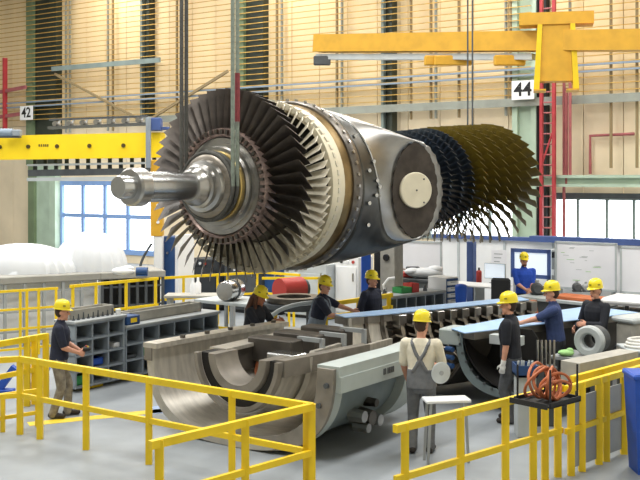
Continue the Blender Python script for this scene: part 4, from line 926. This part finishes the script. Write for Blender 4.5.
# ================================================================ people
def vlerp(a, b, t): return a+(b-a)*t
class Body:
    def __init__(s): s.m = M(); s.fm = []; s.mats = []
    def _done(s, n0, mt):
        if mt not in s.mats: s.mats.append(mt)
        s.fm += [s.mats.index(mt)]*(len(s.m.f)-n0)
    def cap(s, p, q, r0, r1, mt, n=12):
        n0 = len(s.m.f); p = Vector(p); q = Vector(q); d = (q-p); L = d.length; d = d/L if L > 1e-6 else Vector((0, 0, 1))
        pts = [p-d*r0*math.cos(a) for a in (.02, .5, 1.05)]; rr = [r0*math.sin(a) for a in (.02, .5, 1.05)]
        pts += [p, q]; rr += [r0, r1]; pts += [q+d*r1*math.cos(a) for a in (1.05, .5, .02)]; rr += [r1*math.sin(a) for a in (1.05, .5, .02)]
        s.m.tube(pts, rr, n); s._done(n0, mt)
    def ell(s, c, r, mt, mx=None):
        n0 = len(s.m.f); s.m.ell(c, r, 16, 12, mx); s._done(n0, mt)
    def loft(s, rings, mt, fn, n=20):   # rings: (z, y, rx, ry)
        n0 = len(s.m.f); vs = []
        for z, y, rx, ry in rings:
            for j in range(n):
                a = 2*PI*j/n; c, q = math.cos(a), math.sin(a); e = .78; ry_ = ry*1.12
                vs.append(fn(Vector((rx*math.copysign(abs(c)**e, c), y+ry_*math.copysign(abs(q)**e, q), z))))
        k = len(rings); fs = [tuple(range(n))[::-1], tuple((k-1)*n+j for j in range(n))]
        for i in range(k-1):
            for j in range(n): fs.append((i*n+j, i*n+(j+1) % n, (i+1)*n+(j+1) % n, (i+1)*n+j))
        s.m.add(vs, fs); s._done(n0, mt)
    def build(s, parent, voxel=.0085):
        me = bpy.data.meshes.new('body'); me.from_pydata(s.m.v, [], s.m.f)
        bm = bmesh.new(); bm.from_mesh(me); bmesh.ops.recalc_face_normals(bm, faces=bm.faces); bm.to_mesh(me); bm.free()
        tmp = bpy.data.objects.new('tmp_body', me); C.objects.link(tmp)
        md = tmp.modifiers.new('r', 'REMESH'); md.mode = 'VOXEL'; md.voxel_size = voxel; md.adaptivity = 0
        ms = tmp.modifiers.new('s', 'SMOOTH'); ms.factor = .5; ms.iterations = 2
        out = bpy.data.meshes.new_from_object(tmp.evaluated_get(bpy.context.evaluated_depsgraph_get()))
        bvh = BVHTree.FromPolygons([Vector(v) for v in s.m.v], s.m.f)
        out.materials.clear()
        for k in s.mats: out.materials.append(MT[k])
        idx = []
        for p in out.polygons:
            r = bvh.find_nearest(p.center); idx.append(s.fm[r[2]] if r[2] is not None else 0)
        out.polygons.foreach_set('material_index', idx); out.polygons.foreach_set('use_smooth', [True]*len(idx))
        bpy.data.objects.remove(tmp); bpy.data.meshes.remove(me); out.name = 'body'
        return inst('body', out, parent)
def ik(a, b, l1, l2, hint):
    a = Vector(a); b = Vector(b); d = b-a; L = min(d.length, (l1+l2)*.995); d.normalize(); b = a+d*L
    x = (l1*l1-l2*l2+L*L)/(2*L); h = math.sqrt(max(0, l1*l1-x*x)); hp = Vector(hint)-d*Vector(hint).dot(d); hp.normalize()
    return a+d*x+hp*h, b
def person(label, x, y, face, H, lean=0, hands=((.22, .12, .85), (-.22, .12, .85)), head=(0, 0), shirt='navy', pants='trouser', skin='skin', sleeve=.55,
           feet=((.11, .02), (-.11, -.02)), hair='hair', longhair=False, overall=None, straps=None, gloves=None, beard=False, side=0, grip=.6, hdir=None, build=1.08, curl=None, collar=True):
    # local frame: x to the person's right, y forward; face = heading in degrees clockwise from the view direction
    k = (H-.05)/1.75
    t = thing('person', label, 'person', (x, y, 0), -math.radians(face))
    B = Body(); le = math.radians(lean); sd = math.radians(side); hipz = .93
    Rt = Matrix.Rotation(-le, 3, 'X') @ Matrix.Rotation(sd, 3, 'Y')
    RY = 1.14
    def S(p): return Vector(p)*k
    def T(p):                             # torso point
        p = Vector(p); o = Vector((0, 0, hipz)); return (o+Rt @ (p-o))*k
    bw = build
    # pelvis, torso
    B.loft([(.78, -.01, .12*bw, .10), (.86, -.01, .165*bw, .125), (.95, -.005, .168*bw, .122), (1.03, 0, .155*bw, .112)], pants, S)
    B.loft([(.92, 0, .176*bw, .130), (1.0, 0, .170*bw, .126), (1.10, 0, .162*bw, .120), (1.22, .005, .176*bw, .128), (1.33, .005, .188*bw, .125), (1.40, -.005, .175*bw, .108), (1.445, -.015, .12, .085), (1.475, -.02, .075, .07)], shirt, T)
    if collar: B.cap(T((0, -.02, 1.46)), T((0, -.012, 1.495)), .072*k, .066*k, shirt)
    # head
    hy, hp = math.radians(head[0]), math.radians(head[1]); base = T((0, -.01, 1.50))
    Rh = Matrix.Rotation(-hy, 3, 'Z') @ Matrix.Rotation(-hp, 3, 'X')
    def Hh(p): return base+Rh @ ((Vector(p)-Vector((0, 0, 1.50)))*k)
    B.cap(T((0, -.015, 1.43)), Hh((0, .0, 1.55)), .058*k, .056*k, skin)
    B.ell(Hh((0, .005, 1.655)), Vector((.076, .098, .112))*k, skin, Rh); B.ell(Hh((0, .035, 1.585)), Vector((.058, .066, .068))*k, skin, Rh)
    B.cap(Hh((0, .098, 1.655)), Hh((0, .122, 1.618)), .011*k, .016*k, skin); B.ell(Hh((0, .095, 1.572)), Vector((.026, .012, .009))*k, 'lip', Rh)
    B.ell(Hh((0, .085, 1.53)), Vector((.026, .02, .018))*k, skin, Rh)
    for s_ in (1, -1):
        B.ell(Hh((s_*.077, .0, 1.635)), Vector((.014, .026, .034))*k, skin, Rh); B.ell(Hh((s_*.032, .090, 1.648)), Vector((.011, .010, .006))*k, 'eye', Rh)
    B.ell(Hh((0, -.025, 1.65)), Vector((.081, .086, .098))*k, hair, Rh)
    if beard: B.ell(Hh((0, .04, 1.555)), Vector((.055, .064, .045))*k, hair, Rh)
    # arms
    for i, s_ in ((0, 1), (1, -1)):
        sh = T((s_*.195*bw, -.01, 1.405)); hd = S(hands[i]); bend = Vector((s_*.5, -.6, -.45))
        el, wr = ik(sh, hd, .295*k, .255*k, bend)
        B.cap(T((s_*.13, -.01, 1.40)), sh, .072*k, .070*k, shirt)
        ce = vlerp(sh, el, min(1, sleeve/.6))
        B.cap(sh, ce, .075*k, .066*k, shirt)
        am = skin
        B.cap(sh, el, .052*k, .047*k, am if sleeve < 1 else shirt)
        if sleeve >= 1: B.cap(sh, el, .068*k, .06*k, shirt); B.cap(el, vlerp(el, wr, .93), .058*k, .046*k, shirt)
        else: B.cap(el, vlerp(el, wr, .35), .043*k, .044*k, am)
        B.cap(el, wr, .045*k, .031*k, am)
        hm = gloves if gloves and gloves in MT else skin
        d = (wr-el).normalized(); d = (d+Vector(hdir or (0, 0, 0))).normalized()
        inw = Vector((-s_, .15, -.35)); n_ = (inw-d*inw.dot(d)).normalized(); sv = d.cross(n_)*s_   # palm normal, thumb side
        if sv.dot(Vector((0, .6, .8))) < 0: sv = -sv
        if hm == 'glove': B.cap(vlerp(el, wr, .84), wr, .038*k, .036*k, hm)
        mxp = Matrix((sv, n_, d)).transposed(); B.ell(wr+d*.05*k, Vector((.044, .021, .056))*k, hm, mxp)
        g = grip
        for q in range(4):
            o = wr+d*.085*k+sv*(.034-.0225*q)*k; ln = (.040, .045, .042, .032)[q]*k; d1 = (d*math.cos(g*.6)+n_*math.sin(g*.6)); d2 = (d*math.cos(g*1.6)+n_*math.sin(g*1.6)); d3 = (d*math.cos(g*2.5)+n_*math.sin(g*2.5))
            a1 = o+d1*ln; a2 = a1+d2*ln*.75; a3 = a2+d3*ln*.55
            B.cap(o, a1, .0105*k, .0098*k, hm, 8); B.cap(a1, a2, .0098*k, .0092*k, hm, 8); B.cap(a2, a3, .0092*k, .008*k, hm, 8)
        o = wr+d*.028*k+sv*.036*k; a1 = o+(d*.7+sv*.75+n_*.25).normalized()*.042*k; a2 = a1+(d*.95+sv*.15+n_*.45*g).normalized()*.036*k
        B.cap(o, a1, .015*k, .012*k, hm, 8); B.cap(a1, a2, .012*k, .0095*k, hm, 8)
    # legs and shoes
    for i, s_ in ((0, 1), (1, -1)):
        hpn = S((s_*.092, -.01, .90)); an = S((feet[i][0], feet[i][1], .085)); kn, an = ik(hpn, an, .425*k, .415*k, (s_*.1, 1, 0))
        B.cap(hpn, kn, .098*k*bw, .074*k, pants); B.cap(kn, an, .072*k, .064*k, pants); B.cap(vlerp(kn, an, .8), an-Vector((0, 0, .02*k)), .066*k, .068*k, pants)
        fx = Vector((s_*.18, 1, 0)).normalized()
        B.cap(Vector((an.x, an.y, .055*k))-fx*.03*k, Vector((an.x, an.y, .042*k))+fx*.16*k, .05*k, .04*k, 'shoe')
    # dungarees: bib and straps
    if overall:
        B.loft([(.84, 0, .180*bw, .140), (.95, 0, .184*bw, .138), (1.03, 0, .178*bw, .134), (1.08, 0, .174*bw, .13)], overall, T)
        sp = straps or overall; R_ = .012*k
        tb = [(-.165, 1.44, .02), ]
        for s_ in (1, -1):
            back = [(s_*.10, -.128, 1.40), (s_*.06, -.146, 1.30), (0, -.150, 1.21), (-s_*.05, -.146, 1.13), (-s_*.09, -.140, 1.07)]
            frnt = [(s_*.11, .095, 1.41), (s_*.105, .145, 1.33), (s_*.085, .15, 1.26)]
            for q in range(4): B.cap(T(back[q]), T(back[q+1]), .021*k, .021*k, sp, 8)
            B.cap(T(back[0]), T((s_*.115, -.02, 1.455)), .021*k, .021*k, sp, 8); B.cap(T((s_*.115, -.02, 1.455)), T(frnt[0]), .021*k, .021*k, sp, 8)
            for q in range(2): B.cap(T(frnt[q]), T(frnt[q+1]), .021*k, .021*k, sp, 8)
        B.loft([(1.05, .03, .15, .108), (1.15, .03, .115, .110), (1.26, .03, .10, .112)], overall, T)
        B.loft([(1.05, -.03, .15, .105), (1.12, -.03, .10, .110), (1.17, -.03, .05, .112)], overall, T)
    ob = B.build(t)
    # helmet
    hm = M(); n = 32; vs = []; prof = [(1.0, 0), (1.0, .03), (.97, .07), (.86, .105), (.66, .130), (.38, .138), (0, .143)]
    def hp_(x_, y_, z_): return Hh((x_, y_, z_))
    for rr, zz in prof:
        for j in range(n):
            a = 2*PI*j/n; vs.append(hp_(.103*rr*math.cos(a), -.004+.128*rr*math.sin(a), 1.698+zz))
    hm.add(vs, [(i*n+j, i*n+(j+1) % n, (i+1)*n+(j+1) % n, (i+1)*n+j) for i in range(len(prof)-1) for j in range(n)])
    hm_o = thing  # keep name free
    he = hm.mesh('helmet_shell', 'helmet', True); ho = inst('helmet', he, t)
    b = M(); vs = []
    for r_, dz in ((.98, .012), (1.05, .0), (1.05, -.008), (.98, .0)):
        for j in range(n):
            a = 2*PI*j/n; f = max(0, math.sin(a))**1.5; vs.append(hp_(.103*r_*math.cos(a), -.004+.128*r_*math.sin(a)+(.04*f if r_ > 1 else 0), 1.698+dz-(.012*f if r_ > 1 else 0)))
    b.add(vs, [(i*n+j, i*n+(j+1) % n, ((i+1) % 4)*n+(j+1) % n, ((i+1) % 4)*n+j) for i in range(4) for j in range(n)]); b.build('brim', 'helmet', ho, True)
    for dx in (-.03, .0, .03):
        b = M(); pts = [hp_(dx, -.004+.124*math.cos(a), 1.698+.146*math.sin(a)*(1-abs(dx)*1.5)) for a in [.35+i*(PI-.7)/10 for i in range(11)]]; b.tube(pts, .010*k, 6); b.build('ridge', 'helmet', ho, True)
    for aa in (PI/2, PI/2-1.25, PI/2+1.25):
        c = Vector((.103*math.cos(aa), .128*math.sin(aa))); tn = Vector((-math.sin(aa), math.cos(aa))); b = M(); vs = []
        for u, zz, ou in ((-.02, .045, 1.005), (.02, .045, 1.005), (.02, .066, .99), (-.02, .066, .99)):
            vs.append(hp_(c.x*ou+tn.x*u, -.004+c.y*ou+tn.y*u, 1.698+zz))
        o_ = Vector((math.cos(aa), math.sin(aa), 0)); oo = Rh @ o_*.006*k
        b.add([v+oo for v in vs]+[v-oo*.9 for v in vs], [(0, 1, 2, 3), (7, 6, 5, 4), (0, 4, 5, 1), (1, 5, 6, 2), (2, 6, 7, 3), (3, 7, 4, 0)]); b.build('logo_mark', 'helmet_mark', ho)
    if longhair:
        b = M(); pts = [Hh((0, -.075, 1.66)), Hh((0, -.11, 1.58)), T((.02, -.13, 1.47)), T((.03, -.15, 1.36)), T((.03, -.16, 1.26))]
        b.tube(pts, [.06*k, .07*k, .06*k, .05*k, .015*k], 12); b.build('long_hair', 'hair_long', t, True)
        for s_ in (1, -1):
            M().tube([Hh((s_*.075, .0, 1.66)), Hh((s_*.085, -.0, 1.58)), T((s_*.085, .01, 1.46)), T((s_*.08, .03, 1.38))], [.03*k, .034*k, .03*k, .01*k], 10).build('long_hair', 'hair_long', t, True)
    return t
def at_floor(x, D): return (x-320)/F*D, D
x, y = at_floor(59, 15.06)
w1 = person('person in navy polo and camouflage trousers holding a remote control behind the long guard rail', x, y, 82, 1.735, 4, ((.10, .30, 1.02), (-.05, .31, 1.03)), (0, 6), 'navy', 'camo', sleeve=.5, feet=((.10, -.08), (-.10, .12)), grip=.9)
rc = thing('remote_control', 'small dark crane remote control held by the worker in camouflage trousers', 'remote', (x, y, 0), -math.radians(82)); M().cbox(-.06, .09, .36, .47, 1.0, 1.05, .012).build('case', 'rubber', rc); M().cyl((.0, .40, 1.05), (.0, .40, 1.07), .015).build('button', 'red_box', rc); M().cyl((.05, .43, 1.05), (.05, .43, 1.07), .012).build('button', 'yellow', rc)
x, y = at_floor(250, 16.75)
person('person in black shirt leaning with both forearms over the far casing flange', x, y, 118, 1.80, 16, ((.05, .48, 1.22), (-.25, .44, 1.22)), (5, 18), 'navy_black', 'trouser_dark', longhair=True, hair='hair_long', skin='skin_dark', sleeve=.6)
x, y = at_floor(316, 17.9)
person('person in navy shirt and light grey dungarees reaching over the casing with both arms', x, y, 100, 1.84, 14, ((.16, .52, 1.12), (-.24, .62, 1.18)), (24, 10), 'navy', 'overall_light', overall='overall_light', sleeve=.5, gloves=None)
x, y = at_floor(370.5, 18.9)
person('person in long-sleeved navy top standing upright behind the blue sheet', x, y, 128, 1.82, 3, ((.24, .10, .92), (-.22, .16, .95)), (-4, 2), 'navy', 'trouser_dark', sleeve=1.0, hair='hair_long')
x, y = at_floor(421, 13.1)
person('person in cream T-shirt and grey dungarees seen from behind with crossed straps', x, y, 12, 1.83, 3, ((.16, .30, 1.08), (-.20, .20, .90)), (28, 6), 'beige_shirt', 'overall', overall='overall', sleeve=.52, build=1.02, collar=False)
x, y = at_floor(511, 14.75)
person('person in navy T-shirt with a white glove standing beside the black casing bore', x, y, -66, 1.88, 3, ((.26, .05, .86), (-.26, .05, .84)), (-14, 4), 'navy_black', 'trouser', gloves='glove', sleeve=.5, hair='hair')
x, y = at_floor(556, 16.3)
person('person in faded blue T-shirt stretching an arm to the blue sheet', x, y, -80, 1.885, 6, ((.10, .46, 1.12), (-.16, .62, 1.16)), (-4, 4), 'navy_blue', 'trouser_dark', sleeve=.5, hair='hair')
x, y = at_floor(597, 16.65)
person('person in dark long-sleeved jacket standing beside the grey coupling ring', x, y, -118, 1.885, 3, ((.20, .28, 1.05), (-.14, .34, 1.15)), (-8, 4), 'navy_black', 'trouser_dark', sleeve=1.0)
x, y = at_floor(524, 23.2)
person('person in royal blue T-shirt standing before the bright screen', x, y, 172, 1.84, 0, ((.06, .28, 1.02), (-.06, .27, 1.0)), (4, 4), 'royal_shirt', 'trouser_dark', sleeve=.55, beard=True, gloves='right')
